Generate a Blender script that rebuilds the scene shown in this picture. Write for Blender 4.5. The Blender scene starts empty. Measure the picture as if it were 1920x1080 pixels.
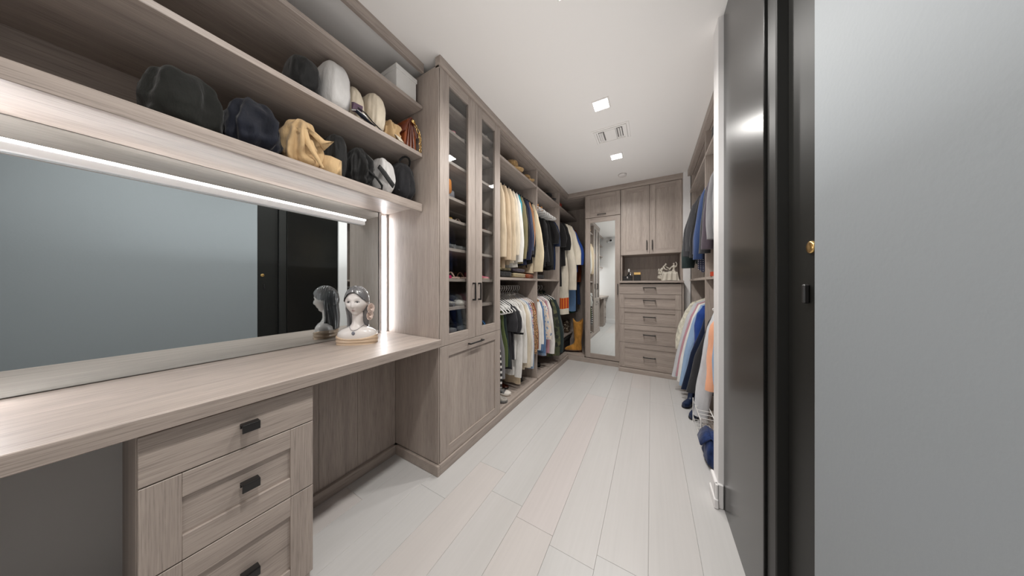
import bpy, math, random
from mathutils import Vector, noise
C = bpy.context.scene
COL = C.collection
PI = math.pi
# ---------------------------------------------------------------- camera, light, exposure
cam = bpy.data.objects.new('camera', bpy.data.cameras.new('camera'))
COL.objects.link(cam)
cam.location = (0, 0, 1.15)
cam.rotation_euler = (PI/2, 0, math.radians(29.8))
cam.data.sensor_width = 36.0
cam.data.lens = 36.0*455.5/1920
cam.data.shift_y = -7/1920
cam.data.clip_start = 0.02
C.camera = cam
C.view_settings.view_transform = 'Standard'
C.view_settings.look = 'None'
C.view_settings.gamma = 1.0
C.view_settings.exposure = 0.0
C.view_settings.use_curve_mapping = False
W = bpy.data.worlds.new('world'); C.world = W
W.use_nodes = True
W.node_tree.nodes['Background'].inputs[0].default_value = (0.9, 0.95, 1.0, 1)
W.node_tree.nodes['Background'].inputs[1].default_value = 0.3
C.cycles.max_bounces = 10
C.cycles.diffuse_bounces = 5
C.cycles.glossy_bounces = 6
C.cycles.transparent_max_bounces = 16
C.cycles.caustics_reflective = False
C.cycles.caustics_refractive = False
C.cycles.sample_clamp_indirect = 6.0

def area_light(name, loc, rot, sx, sy, power, color=(1, 1, 1)):
    d = bpy.data.lights.new(name, 'AREA'); d.shape = 'RECTANGLE'
    d.size = sx; d.size_y = sy; d.energy = power; d.color = color
    o = bpy.data.objects.new(name, d); COL.objects.link(o)
    o.location = loc; o.rotation_euler = rot
    return o
# added fill light over the aisle, facing up to brighten the ceiling
area_light('ceiling_fill', (-0.33, 1.7, 1.35), (PI, 0, 0), 0.9, 3.2, 12.0, (1, 0.985, 0.97))
LAMP_W = 11.5
LAMP_SPREAD = 2.6

# ---------------------------------------------------------------- mesh collector
class B:
    def __init__(s):
        s.v = []; s.f = []; s.m = []; s.sm = []
    def face(s, idx, mi=0, smooth=False):
        s.f.append(tuple(idx)); s.m.append(mi); s.sm.append(smooth)
    def box(s, x0, x1, y0, y1, z0, z1, c=0.0012, mi=0):
        if x1 < x0: x0, x1 = x1, x0
        if y1 < y0: y0, y1 = y1, y0
        if z1 < z0: z0, z1 = z1, z0
        c = min(c, (x1-x0)*.3, (y1-y0)*.3, (z1-z0)*.3)
        n = len(s.v)
        if c <= 0:
            for z in (z0, z1):
                s.v += [(x0, y0, z), (x1, y0, z), (x1, y1, z), (x0, y1, z)]
            for q in ((3,2,1,0), (4,5,6,7), (0,1,5,4), (1,2,6,5), (2,3,7,6), (3,0,4,7)):
                s.face([n+i for i in q], mi)
            return s
        X = (x0, x1); Y = (y0, y1); Z = (z0, z1); idx = {}
        for i in (0, 1):
            for j in (0, 1):
                for k in (0, 1):
                    dx = c if i == 0 else -c; dy = c if j == 0 else -c; dz = c if k == 0 else -c
                    for a, p in enumerate(((X[i], Y[j]+dy, Z[k]+dz), (X[i]+dx, Y[j], Z[k]+dz), (X[i]+dx, Y[j]+dy, Z[k]))):
                        idx[(i, j, k, a)] = len(s.v); s.v.append(p)
        g = lambda i, j, k, a: idx[(i, j, k, a)]
        cen = Vector(((x0+x1)/2, (y0+y1)/2, (z0+z1)/2))
        def put(q):
            p = [Vector(s.v[i]) for i in q]
            nn = (p[1]-p[0]).cross(p[2]-p[0])
            if nn.dot((sum(p, Vector())/len(p))-cen) < 0: q = q[::-1]
            s.face(q, mi)
        for i in (0, 1):
            put([g(i,0,0,0), g(i,1,0,0), g(i,1,1,0), g(i,0,1,0)])
            put([g(0,i,0,1), g(1,i,0,1), g(1,i,1,1), g(0,i,1,1)])
            put([g(0,0,i,2), g(1,0,i,2), g(1,1,i,2), g(0,1,i,2)])
        for a in (0, 1):
            for b in (0, 1):
                put([g(0,a,b,1), g(1,a,b,1), g(1,a,b,2), g(0,a,b,2)])
                put([g(a,0,b,0), g(a,1,b,0), g(a,1,b,2), g(a,0,b,2)])
                put([g(a,b,0,0), g(a,b,1,0), g(a,b,1,1), g(a,b,0,1)])
        for i in (0, 1):
            for j in (0, 1):
                for k in (0, 1):
                    put([g(i,j,k,0), g(i,j,k,1), g(i,j,k,2)])
        return s
    def loft(s, loops, cap0=True, cap1=True, mi=0, smooth=True, closed=True, mfun=None):
        n0 = len(s.v); n = len(loops[0])
        for lp in loops: s.v += [tuple(p) for p in lp]
        for j in range(len(loops)-1):
            for i in range(n if closed else n-1):
                a = n0+j*n+i; b = n0+j*n+(i+1) % n
                s.face((a, b, b+n, a+n), mfun(j, i) if mfun else mi, smooth)
        if closed:
            if cap0:
                k = len(s.v); s.v += [tuple(p) for p in loops[0]]
                s.face([k+i for i in range(n)][::-1], mfun(0, 0) if mfun else mi, False)
            if cap1:
                k = len(s.v); s.v += [tuple(p) for p in loops[-1]]
                s.face([k+i for i in range(n)], mfun(len(loops)-2, 0) if mfun else mi, False)
        return s
    def tube(s, pts, r, n=8, mi=0, closed=False, flat=1.0):
        pts = [Vector(p) for p in pts]; m = len(pts); loops = []
        up = Vector((0, 0, 1)); prev = None
        for i, p in enumerate(pts):
            if closed: t = pts[(i+1) % m]-pts[i-1]
            else: t = pts[min(i+1, m-1)]-pts[max(i-1, 0)]
            if t.length < 1e-9: t = Vector((0, 0, 1))
            t.normalize()
            if prev is None:
                a = t.cross(up)
                if a.length < 1e-3: a = t.cross(Vector((1, 0, 0)))
            else:
                a = prev-t*prev.dot(t)
                if a.length < 1e-6: a = t.cross(up)
            a.normalize(); prev = a; b = t.cross(a)
            rr = r[i] if isinstance(r, (list, tuple)) else r
            loops.append([p+a*(rr*math.cos(2*PI*k/n))+b*(rr*flat*math.sin(2*PI*k/n)) for k in range(n)])
        if closed:
            loops.append(loops[0]); return s.loft(loops, False, False, mi)
        return s.loft(loops, True, True, mi)
    def lathe(s, prof, cx, cy, n=24, mi=0, smooth=True, z0=0):
        loops = [[(cx+r*math.cos(2*PI*k/n), cy+r*math.sin(2*PI*k/n), z0+z) for k in range(n)] for r, z in prof]
        return s.loft(loops, True, True, mi, smooth)
    def ell(s, c, r, nu=20, nv=12, mi=0, fn=None):
        loops = []
        for j in range(nv+1):
            ph = -PI/2+PI*(j+.0)/nv
            ph = max(-PI/2+.02, min(PI/2-.02, ph))
            lp = []
            for i in range(nu):
                th = 2*PI*i/nu
                d = Vector((math.cos(ph)*math.cos(th), math.cos(ph)*math.sin(th), math.sin(ph)))
                p = Vector((c[0]+r[0]*d.x, c[1]+r[1]*d.y, c[2]+r[2]*d.z))
                lp.append(fn(p, d) if fn else p)
            loops.append(lp)
        return s.loft(loops, True, True, mi)
    def xform(s, M):
        s.v = [tuple(M @ Vector(p)) for p in s.v]; return s
    def build(s, name, mats, parent=None, loc=None):
        if not isinstance(mats, (list, tuple)): mats = [mats]
        if parent is not None:
            r = parent
            while r.parent: r = r.parent
            off = Vector(r.location)
        elif loc is not None: off = Vector(loc)
        else:
            xs = [p[0] for p in s.v]; ys = [p[1] for p in s.v]; zs = [p[2] for p in s.v]
            off = Vector(((min(xs)+max(xs))/2, (min(ys)+max(ys))/2, min(zs)))
        me = bpy.data.meshes.new(name)
        me.from_pydata([(p[0]-off.x, p[1]-off.y, p[2]-off.z) for p in s.v], [], s.f)
        for m in mats: me.materials.append(m)
        me.polygons.foreach_set('material_index', s.m)
        me.polygons.foreach_set('use_smooth', s.sm)
        me.update()
        o = bpy.data.objects.new(name, me); COL.objects.link(o)
        if parent is not None: o.parent = parent
        else: o.location = off
        return o

def thing(name, label, cat, loc, group=None):
    o = bpy.data.objects.new(name, None); COL.objects.link(o)
    o.empty_display_size = .05
    o.location = loc; o['label'] = label; o['category'] = cat
    if group: o['group'] = group
    return o
def tag(o, label, cat, group=None):
    o['label'] = label; o['category'] = cat
    if group: o['group'] = group
    return o
def struct(name, b, mats, label=None, parent=None):
    o = b.build(name, mats, parent)
    if parent is None: o['kind'] = 'structure'
    if label: o['label'] = label
    if parent is None: o['category'] = name.split('_')[0]
    return o

# ---------------------------------------------------------------- materials
def srgb(r, g, b):
    f = lambda c: (c/255/12.92) if c/255 <= .04045 else ((c/255+.055)/1.055)**2.4
    return (f(r), f(g), f(b), 1)
def newmat(name):
    m = bpy.data.materials.new(name); m.use_nodes = True
    nt = m.node_tree; p = nt.nodes['Principled BSDF']
    return m, nt, p
def plain(name, col, rough=.5, metal=0, bump=0, bscale=200, coat=0, spec=None, sheen=0):
    m, nt, p = newmat(name)
    p.inputs['Base Color'].default_value = col
    p.inputs['Roughness'].default_value = rough
    p.inputs['Metallic'].default_value = metal
    if coat: p.inputs['Coat Weight'].default_value = coat
    if spec is not None: p.inputs['Specular IOR Level'].default_value = spec
    if sheen: p.inputs['Sheen Weight'].default_value = sheen
    if bump:
        tc = nt.nodes.new('ShaderNodeTexCoord'); n = nt.nodes.new('ShaderNodeTexNoise')
        n.inputs['Scale'].default_value = bscale; n.inputs['Detail'].default_value = 3
        b = nt.nodes.new('ShaderNodeBump'); b.inputs['Strength'].default_value = bump; b.inputs['Distance'].default_value = .01
        nt.links.new(tc.outputs['Object'], n.inputs['Vector']); nt.links.new(n.outputs['Fac'], b.inputs['Height'])
        nt.links.new(b.outputs['Normal'], p.inputs['Normal'])
    return m
def mapping_noise(nt, scale, detail=3, rough=.6):
    tc = nt.nodes.new('ShaderNodeTexCoord'); mp = nt.nodes.new('ShaderNodeMapping')
    mp.inputs['Scale'].default_value = scale
    n = nt.nodes.new('ShaderNodeTexNoise'); n.inputs['Scale'].default_value = 1
    n.inputs['Detail'].default_value = detail; n.inputs['Roughness'].default_value = rough
    nt.links.new(tc.outputs['Object'], mp.inputs['Vector']); nt.links.new(mp.outputs['Vector'], n.inputs['Vector'])
    return n
def ramp(nt, src, stops):
    r = nt.nodes.new('ShaderNodeValToRGB')
    e = r.color_ramp.elements
    e[0].position, e[0].color = stops[0]; e[1].position, e[1].color = stops[-1]
    for pos, col in stops[1:-1]:
        x = e.new(pos); x.color = col
    nt.links.new(src, r.inputs['Fac'])
    return r
def mix(nt, mode, fac, a, b):
    m = nt.nodes.new('ShaderNodeMix'); m.data_type = 'RGBA'; m.blend_type = mode
    if isinstance(fac, float): m.inputs[0].default_value = fac
    else: nt.links.new(fac, m.inputs[0])
    for sock, x in ((m.inputs[6], a), (m.inputs[7], b)):
        if isinstance(x, tuple): sock.default_value = x
        else: nt.links.new(x, sock)
    return m.outputs[2]
WOOD_MID = (0.392, 0.335, 0.296)
def wood(name, axis, mul=1.0):
    m, nt, p = newmat(name)
    def sc(across, along):
        v = [across]*3; v['XYZ'.index(axis)] = along; return v
    fine = mapping_noise(nt, sc(290, 8), 3, .65)
    band = mapping_noise(nt, sc(19, .7), 2, .5)
    k = lambda f: (WOOD_MID[0]*f*mul, WOOD_MID[1]*f*mul, WOOD_MID[2]*f*mul, 1)
    r1 = ramp(nt, fine.outputs['Fac'], [(.28, k(.64)), (.47, k(.97)), (.75, k(1.18))])
    r2 = ramp(nt, band.outputs['Fac'], [(.3, (.86, .85, .85, 1)), (.7, (1.1, 1.1, 1.1, 1))])
    c = mix(nt, 'MULTIPLY', 1.0, r1.outputs['Color'], r2.outputs['Color'])
    nt.links.new(c, p.inputs['Base Color'])
    p.inputs['Roughness'].default_value = .42
    p.inputs['Specular IOR Level'].default_value = .35
    b = nt.nodes.new('ShaderNodeBump'); b.inputs['Strength'].default_value = .12; b.inputs['Distance'].default_value = .002
    nt.links.new(fine.outputs['Fac'], b.inputs['Height']); nt.links.new(b.outputs['Normal'], p.inputs['Normal'])
    return m
WV, WX, WY = wood('taupe_wood_vertical', 'Z'), wood('taupe_wood_across', 'X'), wood('taupe_wood_along', 'Y')

def fabric(name, col, var=.12, rough=.85, scale=9, weave=True):
    m, nt, p = newmat(name)
    n = mapping_noise(nt, (scale, scale, scale*.5), 3, .6)
    d = tuple(max(0, c*(1-var*1.6)) for c in col[:3])+(1,)
    l = tuple(min(1, c*(1+var)) for c in col[:3])+(1,)
    r = ramp(nt, n.outputs['Fac'], [(.3, d), (.7, l)])
    nt.links.new(r.outputs['Color'], p.inputs['Base Color'])
    p.inputs['Roughness'].default_value = rough
    p.inputs['Sheen Weight'].default_value = .15
    p.inputs['Specular IOR Level'].default_value = .2
    if weave:
        w = mapping_noise(nt, (420, 420, 420), 2, .5)
        b = nt.nodes.new('ShaderNodeBump'); b.inputs['Strength'].default_value = .25; b.inputs['Distance'].default_value = .002
        nt.links.new(w.outputs['Fac'], b.inputs['Height'])
        wr = mapping_noise(nt, (34, 34, 9), 3, .55)
        b2 = nt.nodes.new('ShaderNodeBump'); b2.inputs['Strength'].default_value = .55; b2.inputs['Distance'].default_value = .012
        nt.links.new(wr.outputs['Fac'], b2.inputs['Height']); nt.links.new(b.outputs['Normal'], b2.inputs['Normal'])
        nt.links.new(b2.outputs['Normal'], p.inputs['Normal'])
    return m
def banded(name, ca, cb, period, duty=.5, axis='Z'):
    m, nt, p = newmat(name)
    tc = nt.nodes.new('ShaderNodeTexCoord'); sp = nt.nodes.new('ShaderNodeSeparateXYZ')
    nt.links.new(tc.outputs['Object'], sp.inputs[0])
    a = nt.nodes.new('ShaderNodeMath'); a.operation = 'DIVIDE'; a.inputs[1].default_value = period
    nt.links.new(sp.outputs[axis], a.inputs[0])
    fr = nt.nodes.new('ShaderNodeMath'); fr.operation = 'FRACT'; nt.links.new(a.outputs[0], fr.inputs[0])
    lt = nt.nodes.new('ShaderNodeMath'); lt.operation = 'LESS_THAN'; lt.inputs[1].default_value = duty
    nt.links.new(fr.outputs[0], lt.inputs[0])
    nt.links.new(mix(nt, 'MIX', lt.outputs[0], ca, cb), p.inputs['Base Color'])
    p.inputs['Roughness'].default_value = .85
    return m
def spotted(name, base, cols, scale=60, thr=.5):
    m, nt, p = newmat(name)
    tc = nt.nodes.new('ShaderNodeTexCoord'); v = nt.nodes.new('ShaderNodeTexVoronoi'); v.inputs['Scale'].default_value = scale
    nt.links.new(tc.outputs['Object'], v.inputs['Vector'])
    st = [(i/len(cols), c) for i, c in enumerate(cols)]
    r = ramp(nt, v.outputs['Color'], st+[(1.0, cols[-1])]); r.color_ramp.interpolation = 'CONSTANT'
    lt = nt.nodes.new('ShaderNodeMath'); lt.operation = 'LESS_THAN'; lt.inputs[1].default_value = thr
    nt.links.new(v.outputs['Distance'], lt.inputs[0])
    nt.links.new(mix(nt, 'MIX', lt.outputs[0], base, r.outputs['Color']), p.inputs['Base Color'])
    p.inputs['Roughness'].default_value = .75
    return m
def polka(name, base, dot, cell=.016, rad=.3):
    m, nt, p = newmat(name)
    tc = nt.nodes.new('ShaderNodeTexCoord'); v = nt.nodes.new('ShaderNodeTexVoronoi')
    v.inputs['Scale'].default_value = 1/cell; v.inputs['Randomness'].default_value = 0
    nt.links.new(tc.outputs['Object'], v.inputs['Vector'])
    lt = nt.nodes.new('ShaderNodeMath'); lt.operation = 'LESS_THAN'; lt.inputs[1].default_value = rad
    nt.links.new(v.outputs['Distance'], lt.inputs[0])
    nt.links.new(mix(nt, 'MIX', lt.outputs[0], base, dot), p.inputs['Base Color'])
    p.inputs['Roughness'].default_value = .6
    return m
def emit(name, col, s):
    m, nt, p = newmat(name)
    p.inputs['Base Color'].default_value = (.8, .8, .8, 1)
    p.inputs['Emission Color'].default_value = col; p.inputs['Emission Strength'].default_value = s
    return m
def mirror_mat(name, col):
    m, nt, p = newmat(name)
    p.inputs['Base Color'].default_value = col; p.inputs['Metallic'].default_value = 1; p.inputs['Roughness'].default_value = .0
    return m
def glass_mat(name, tint):
    m = bpy.data.materials.new(name); m.use_nodes = True; nt = m.node_tree; nt.nodes.clear()
    o = nt.nodes.new('ShaderNodeOutputMaterial'); t = nt.nodes.new('ShaderNodeBsdfTransparent'); g = nt.nodes.new('ShaderNodeBsdfGlossy')
    t.inputs['Color'].default_value = tint; g.inputs['Roughness'].default_value = 0.0
    ge = nt.nodes.new('ShaderNodeNewGeometry'); dt = nt.nodes.new('ShaderNodeVectorMath'); dt.operation = 'DOT_PRODUCT'
    nt.links.new(ge.outputs['Incoming'], dt.inputs[0]); nt.links.new(ge.outputs['Normal'], dt.inputs[1])
    def mth(op, a, b=None):
        n = nt.nodes.new('ShaderNodeMath'); n.operation = op
        for i, q in enumerate((a, b)):
            if q is None: continue
            if isinstance(q, (int, float)): n.inputs[i].default_value = q
            else: nt.links.new(q, n.inputs[i])
        return n.outputs[0]
    f = mth('ADD', mth('MULTIPLY', mth('POWER', mth('SUBTRACT', 1.0, mth('ABSOLUTE', dt.outputs['Value'])), 5.0), .96), .04)
    mx = nt.nodes.new('ShaderNodeMixShader')
    nt.links.new(f, mx.inputs[0]); nt.links.new(t.outputs[0], mx.inputs[1]); nt.links.new(g.outputs[0], mx.inputs[2])
    nt.links.new(mx.outputs[0], o.inputs[0])
    return m
WHITE = plain('white_paint', (.80, .785, .77, 1), .6, bump=.03, bscale=90)
CEIL = plain('ceiling_paint', (.84, .82, .80, 1), .7, bump=.02, bscale=60)
GREYW = plain('grey_wall_paint', (.25, .272, .288, 1), .6, bump=.03, bscale=90)
TRIMW = plain('white_trim_gloss', (.80, .79, .79, 1), .35)
BLACKM = plain('black_metal', (.012, .011, .011, 1), .38, spec=.5)
LACQ = plain('black_lacquer', (.006, .006, .0055, 1), .24, spec=.5, bump=.004, bscale=30)
BLKDOOR = plain('black_satin_door', (.008, .008, .007, 1), .5, spec=.3)
DOORF = plain('black_frame_satin', (.014, .014, .013, 1), .45, spec=.35)
CHROME = plain('rod_chrome', (.55, .54, .53, 1), .22, metal=1)
GOLD = plain('gold_metal', (.75, .5, .2, 1), .25, metal=1)
MIRROR = mirror_mat('silver_mirror', (.86, .90, .90, 1))
VMIRROR = mirror_mat('cool_mirror', (.68, .73, .74, 1))
GLASS = glass_mat('door_glass', (.93, .94, .94, 1))
LED = emit('led_diffuser', (.985, .98, 1, 1), 20.0)
LEDB = emit('led_bar_diffuser', (1, .98, .97, 1), 14.0)
LAMP = emit('lamp_diffuser', (1, .98, .95, 1), 14.0)
PLASTICW = plain('white_plastic', (.82, .81, .79, 1), .3)
WOODH = plain('hanger_beech', (.55, .24, .07, 1), .4, bump=.1, bscale=40)
def plank_mat(name, c):
    m, nt, p = newmat(name)
    n = mapping_noise(nt, (70, 2.2, 70), 3, .6); n2 = mapping_noise(nt, (5, .8, 5), 2, .5)
    r = ramp(nt, n.outputs['Fac'], [(.3, tuple(x*.97 for x in c)+(1,)), (.7, tuple(x*1.015 for x in c)+(1,))])
    r2 = ramp(nt, n2.outputs['Fac'], [(.3, (.96, .96, .955, 1)), (.7, (1.02, 1.02, 1.02, 1))])
    nt.links.new(mix(nt, 'MULTIPLY', 1.0, r.outputs['Color'], r2.outputs['Color']), p.inputs['Base Color'])
    p.inputs['Roughness'].default_value = .38; p.inputs['Specular IOR Level'].default_value = .4
    return m
PLANKS = [plank_mat('pale_oak_%s' % n, c) for n, c in (('warm', (.545, .515, .50)), ('grey', (.53, .515, .505)), ('cool', (.525, .517, .51)), ('rose', (.55, .512, .502)))]

# ---------------------------------------------------------------- setting
LX, RX, BY, RY, CZ = -1.75, 1.06, 4.30, -0.28, 2.53
fb = B(); fb.box(LX, RX, RY, BY, -.06, -.012, 0)
floor = struct('floor', fb, plain('floor_joint', (.42, .40, .385, 1), .8), 'pale whitewashed oak plank floor')
rnd = random.Random(4)
pw = .19; x = -1.72; row = 0
while x < RX-.02:
    y = RY+.01-rnd.uniform(.1, 1.2)
    while y < BY:
        L = rnd.uniform(1.5, 2.2); y0 = max(y, RY+.005); y1 = min(y+L, BY-.005)
        if y1-y0 > .03:
            b = B(); b.box(x+.0003, min(x+pw, RX-.005)-.0003, y0+.0004, y1-.0004, -.012, 0, .0007)
            b.build('plank', PLANKS[rnd.randrange(4)], floor)
        y += L
    x += pw
b = B(); b.box(LX, RX, RY, BY, CZ, CZ+.08, 0); struct('ceiling', b, CEIL, 'smooth white painted ceiling')
b = B(); b.box(LX-.08, LX, RY, BY, 0, CZ, 0); struct('wall_left', b, WHITE, 'painted wall behind the vanity and wardrobes')
b = B(); b.box(LX, RX, BY, BY+.08, 0, CZ, 0); struct('wall_back', b, WHITE, 'painted wall behind the drawers and mirror door')
b = B(); b.box(LX, RX, RY-.08, RY, 0, CZ, 0); struct('wall_rear', b, WHITE, 'white wall seen in the tall mirror')
b = B(); b.box(RX, RX+.08, 1.72, BY, 0, CZ, 0); struct('wall_right', b, WHITE, 'painted wall behind the open wardrobe of shirts')
# stub wall at the end of the opening, black lacquer jamb, frame, door, grey wall
b = B(); b.box(.30, RX, 1.62, 1.72, 0, CZ, .002); struct('wall_stub', b, TRIMW, 'narrow white wall end beside the black lacquer panel')
b = B(); b.box(.341, .416, 3.63, 3.70, 0, CZ, .002); struct('wall_filler', b, TRIMW, 'slim white filler wall between drawers and jacket wardrobe')
b = B(); b.box(.345, RX, RY, .88, 0, CZ, .002); struct('wall_entry', b, GREYW, 'grey painted wall beside the black door')
b = B(); b.box(.323, RX, 1.112, 1.62, 0, CZ, .002); struct('door_frame_panel', b, LACQ, 'glossy black lacquer jamb panel that mirrors the pale floor')
b = B(); b.box(.331, .43, 1.046, 1.11, 0, CZ, .003); struct('door_frame', b, DOORF, 'satin black door frame upright')
b = B(); b.box(.357, .40, .882, 1.043, .01, CZ, .002); door = struct('door_1', b, BLKDOOR, 'flat matt black door with brass keyhole plate')
def rot_lathe_x(prof, x, y, z, n=20):
    bb = B(); bb.loft([[(x-h, y+r*math.cos(2*PI*k/n), z+r*math.sin(2*PI*k/n)) for k in range(n)] for r, h in prof], True, True)
    return bb
rot_lathe_x([(.016, 0), (.016, .004), (.013, .006), (.004, .006)], .357, .92, 1.245).build('keyhole_plate', GOLD, door)['label'] = 'round brass keyhole plate'
b = B(); b.box(.345, .357, .928, .940, 1.10, 1.15, .003); b.build('door_pull', BLACKM, door)
# baseboards
b = B()
b.box(.286, .30, 1.60, 1.722, .0, .125, .004); b.box(.280, .30, 1.596, 1.722, 0, .05, .004); b.box(.286, .322, 1.606, 1.62, 0, .125, .004)
struct('baseboard_stub', b, TRIMW, 'white baseboard wrapping the narrow wall end')
b = B(); b.box(LX+.5, RX, RY, RY+.014, 0, .125, .004); b.box(.331, .345, RY+.014, .878, 0, .125, .004)
struct('baseboard_rear', b, TRIMW, 'white baseboard along the wall behind the lens')
# wooden plinth boards
XF = -1.11
b = B(); b.box(-1.60, -1.50, .427, 1.036, 0, .06, .002); b.box(-1.50, -1.10, 1.034, 1.052, 0, .06, .002); b.box(-1.12, -1.10, 1.052, 3.67, 0, .062, .002)
struct('baseboard_left', b, WY, 'taupe wood plinth board under the tall cabinet and wardrobes')
b = B(); b.box(-1.10, -.376, 3.652, 3.672, 0, .066, .002); struct('baseboard_back', b, WX, 'taupe wood plinth board under boots and mirror door')
b = B(); b.box(.405, .425, 1.73, 3.62, 0, .062, .002); struct('baseboard_right', b, WY, 'pale plinth board under the jacket wardrobe')
# crown boards
b = B(); b.box(-1.26, -1.235, RY+.01, 1.048, 2.475, CZ, .002); b.box(-1.14, -1.098, 1.05, 3.66, 2.477, CZ, .002); b.box(-1.14, -1.112, 1.05, 3.66, 2.462, 2.477, .001)
struct('trim_1', b, WY, 'wooden crown board above the tall cabinet and wardrobes')
b = B(); b.box(-1.14, .34, 3.655, 3.70, 2.462, CZ, .002); struct('trim_2', b, WX, 'wooden crown board above the mirror door cabinets')
b = B(); b.box(.385, .43, 1.73, 3.628, 2.462, CZ, .002); struct('trim_3', b, WY, 'wooden crown board above the jacket wardrobe')

# ---------------------------------------------------------------- ceiling fittings
def lamp(x, y, label):
    t = thing('ceiling_light', label, 'light', (x, y, CZ), 'recessed square ceiling lights')
    b = B(); s = .052; o = .062
    b.box(x-o, x+o, y-o, y-s, CZ-.006, CZ-.0005, .001); b.box(x-o, x+o, y+s, y+o, CZ-.006, CZ-.0005, .001)
    b.box(x-o, x-s, y-s, y+s, CZ-.006, CZ-.0005, .001); b.box(x+s, x+o, y-s, y+s, CZ-.006, CZ-.0005, .001)
    b.build('trim_ring', CEIL, t)
    b = B(); b.box(x-s, x+s, y-s, y+s, CZ-.004, CZ-.0008, 0); b.build('diffuser', LAMP, t)
    a = area_light('lamp_beam', (x, y, CZ-.008), (0, 0, 0), .1, .1, LAMP_W, (1, .97, .93))
    a.data.spread = LAMP_SPREAD
lamp(-.334, 1.958, 'square recessed light in front of the air vent')
lamp(-.324, 2.833, 'square recessed light between air vent and smoke detector')
lamp(-.334, 1.083, 'square recessed light above the tall glass cabinet, outside the frame')
lamp(-.334, .208, 'square recessed light above the vanity desk, outside the frame')
t = thing('air_vent', 'white rectangular ceiling vent with flat centre plate', 'vent', (-.32, 2.39, CZ))
vx, vy = -.32, 2.39
b = B(); hw, hd = .155, .125
for k, (o, i, z) in enumerate(((1, .88, .006), (.86, .74, .012))):
    b.box(vx-hw*o, vx+hw*o, vy-hd*o, vy-hd*i, CZ-z, CZ-.0005, .001); b.box(vx-hw*o, vx+hw*o, vy+hd*i, vy+hd*o, CZ-z, CZ-.0005, .001)
    b.box(vx-hw*o, vx-hw*i, vy-hd*i, vy+hd*i, CZ-z, CZ-.0005, .001); b.box(vx+hw*i, vx+hw*o, vy-hd*i, vy+hd*i, CZ-z, CZ-.0005, .001)
b.build('frame', CEIL, t)
b = B(); b.box(vx-.045, vx+.045, vy-.085, vy+.085, CZ-.012, CZ-.002, .002); b.build('centre_plate', CEIL, t)
VENTD = plain('vent_dark', (.16, .15, .145, 1), .8)
for sx in (-1, 1):
    b = B(); b.box(vx+sx*.052, vx+sx*.10, vy-.075, vy+.075, CZ-.0025, CZ-.0008, 0); b.build('duct_opening', VENTD, t)
    for k in range(2):
        xx = vx+sx*(.070+k*.018); bb = B()
        n0 = len(bb.v)
        bb.loft([[(xx-sx*.008, yy, CZ-.004), (xx+sx*.005, yy, CZ-.012), (xx+sx*.0065, yy, CZ-.011), (xx-sx*.0065, yy, CZ-.003)] for yy in (vy-.074, vy+.074)], smooth=False)
        bb.build('slat', CEIL, t)
b = B(); b.lathe([(.001, 0), (.042, 0), (.05, -.004), (.05, -.012), (.043, -.022), (.02, -.026), (.001, -.026)], -.313, 3.337, 28, z0=CZ-.0005)
tag(b.build('smoke_detector', plain('detector_white', (.70, .67, .65, 1), .5)), 'round white smoke detector near the far crown board', 'detector')

# ---------------------------------------------------------------- cabinet helpers
def pull(parent, p, axis, length, normal, off=.028, th=.009, name='handle'):
    """bar pull: p = centre on the face, axis 'Y','Z','X' along the bar, normal (nx,ny)"""
    b = B(); h = length/2; nx, ny = normal
    def bx(a0, a1, n0, n1, w):
        if axis == 'Z': c = (-w, w, a0, a1)
        else: c = (a0, a1, -w, w)
        # c = (t0,t1,z0,z1) t is horizontal tangent
        if nx: b.box(p[0]+nx*n0, p[0]+nx*n1, p[1]+c[0], p[1]+c[1], p[2]+c[2], p[2]+c[3], .0012)
        else: b.box(p[0]+c[0], p[0]+c[1], p[1]+ny*n0, p[1]+ny*n1, p[2]+c[2], p[2]+c[3], .0012)
    bx(-h, h, off-th, off, th/2)
    bx(-h, -h+th*1.2, 0, off-th*.9, th/2); bx(h-th*1.2, h, 0, off-th*.9, th/2)
    return b.build(name, BLACKM, parent)
def shaker(root, name, nrm, a0, a1, z0, z1, face, stile, th=.02, glass=False, rail=None, gapcol=None, mirror=False, slab=False, hor=False):
    """door/drawer front. nrm 'X+' 'Y-' 'X-'; a0..a1 along the face; face = outer coordinate"""
    g = .0017; a0 += g; a1 -= g; z0 += g; z1 -= g
    if rail is None: rail = stile
    H = WY if nrm[0] == 'X' else WX
    sg = 1 if nrm[1] == '+' else -1
    def bx(b, p0, p1, q0, q1, d0, d1, mi):
        f0, f1 = face-sg*d0, face-sg*d1
        if nrm[0] == 'X': b.box(f0, f1, p0, p1, q0, q1, .0012, mi)
        else: b.box(p0, p1, f0, f1, q0, q1, .0012, mi)
    b = B()
    if slab:
        bx(b, a0, a1, z0, z1, 0, th, 1); return b.build(name, [WV, H], root)
    bx(b, a0, a0+stile, z0, z1, 0, th, 0); bx(b, a1-stile, a1, z0, z1, 0, th, 0)
    bx(b, a0+stile, a1-stile, z0, z0+rail, 0, th, 1); bx(b, a0+stile, a1-stile, z1-rail, z1, 0, th, 1)
    o = b.build(name, [WV, H], root)
    b = B()
    if glass: bx(b, a0+stile-.004, a1-stile+.004, z0+rail-.004, z1-rail+.004, .009, .013, 0); b.build('glass_pane', GLASS, o)
    elif mirror: bx(b, a0+stile-.002, a1-stile+.002, z0+rail-.002, z1-rail+.002, .006, .012, 0); b.build('mirror_glass', MIRROR, o)
    else:
        bx(b, a0+stile-.003, a1-stile+.003, z0+rail-.003, z1-rail+.003, .008, th-.002, 0); b.build('panel', (H if hor else WV), o)
    return o

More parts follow.
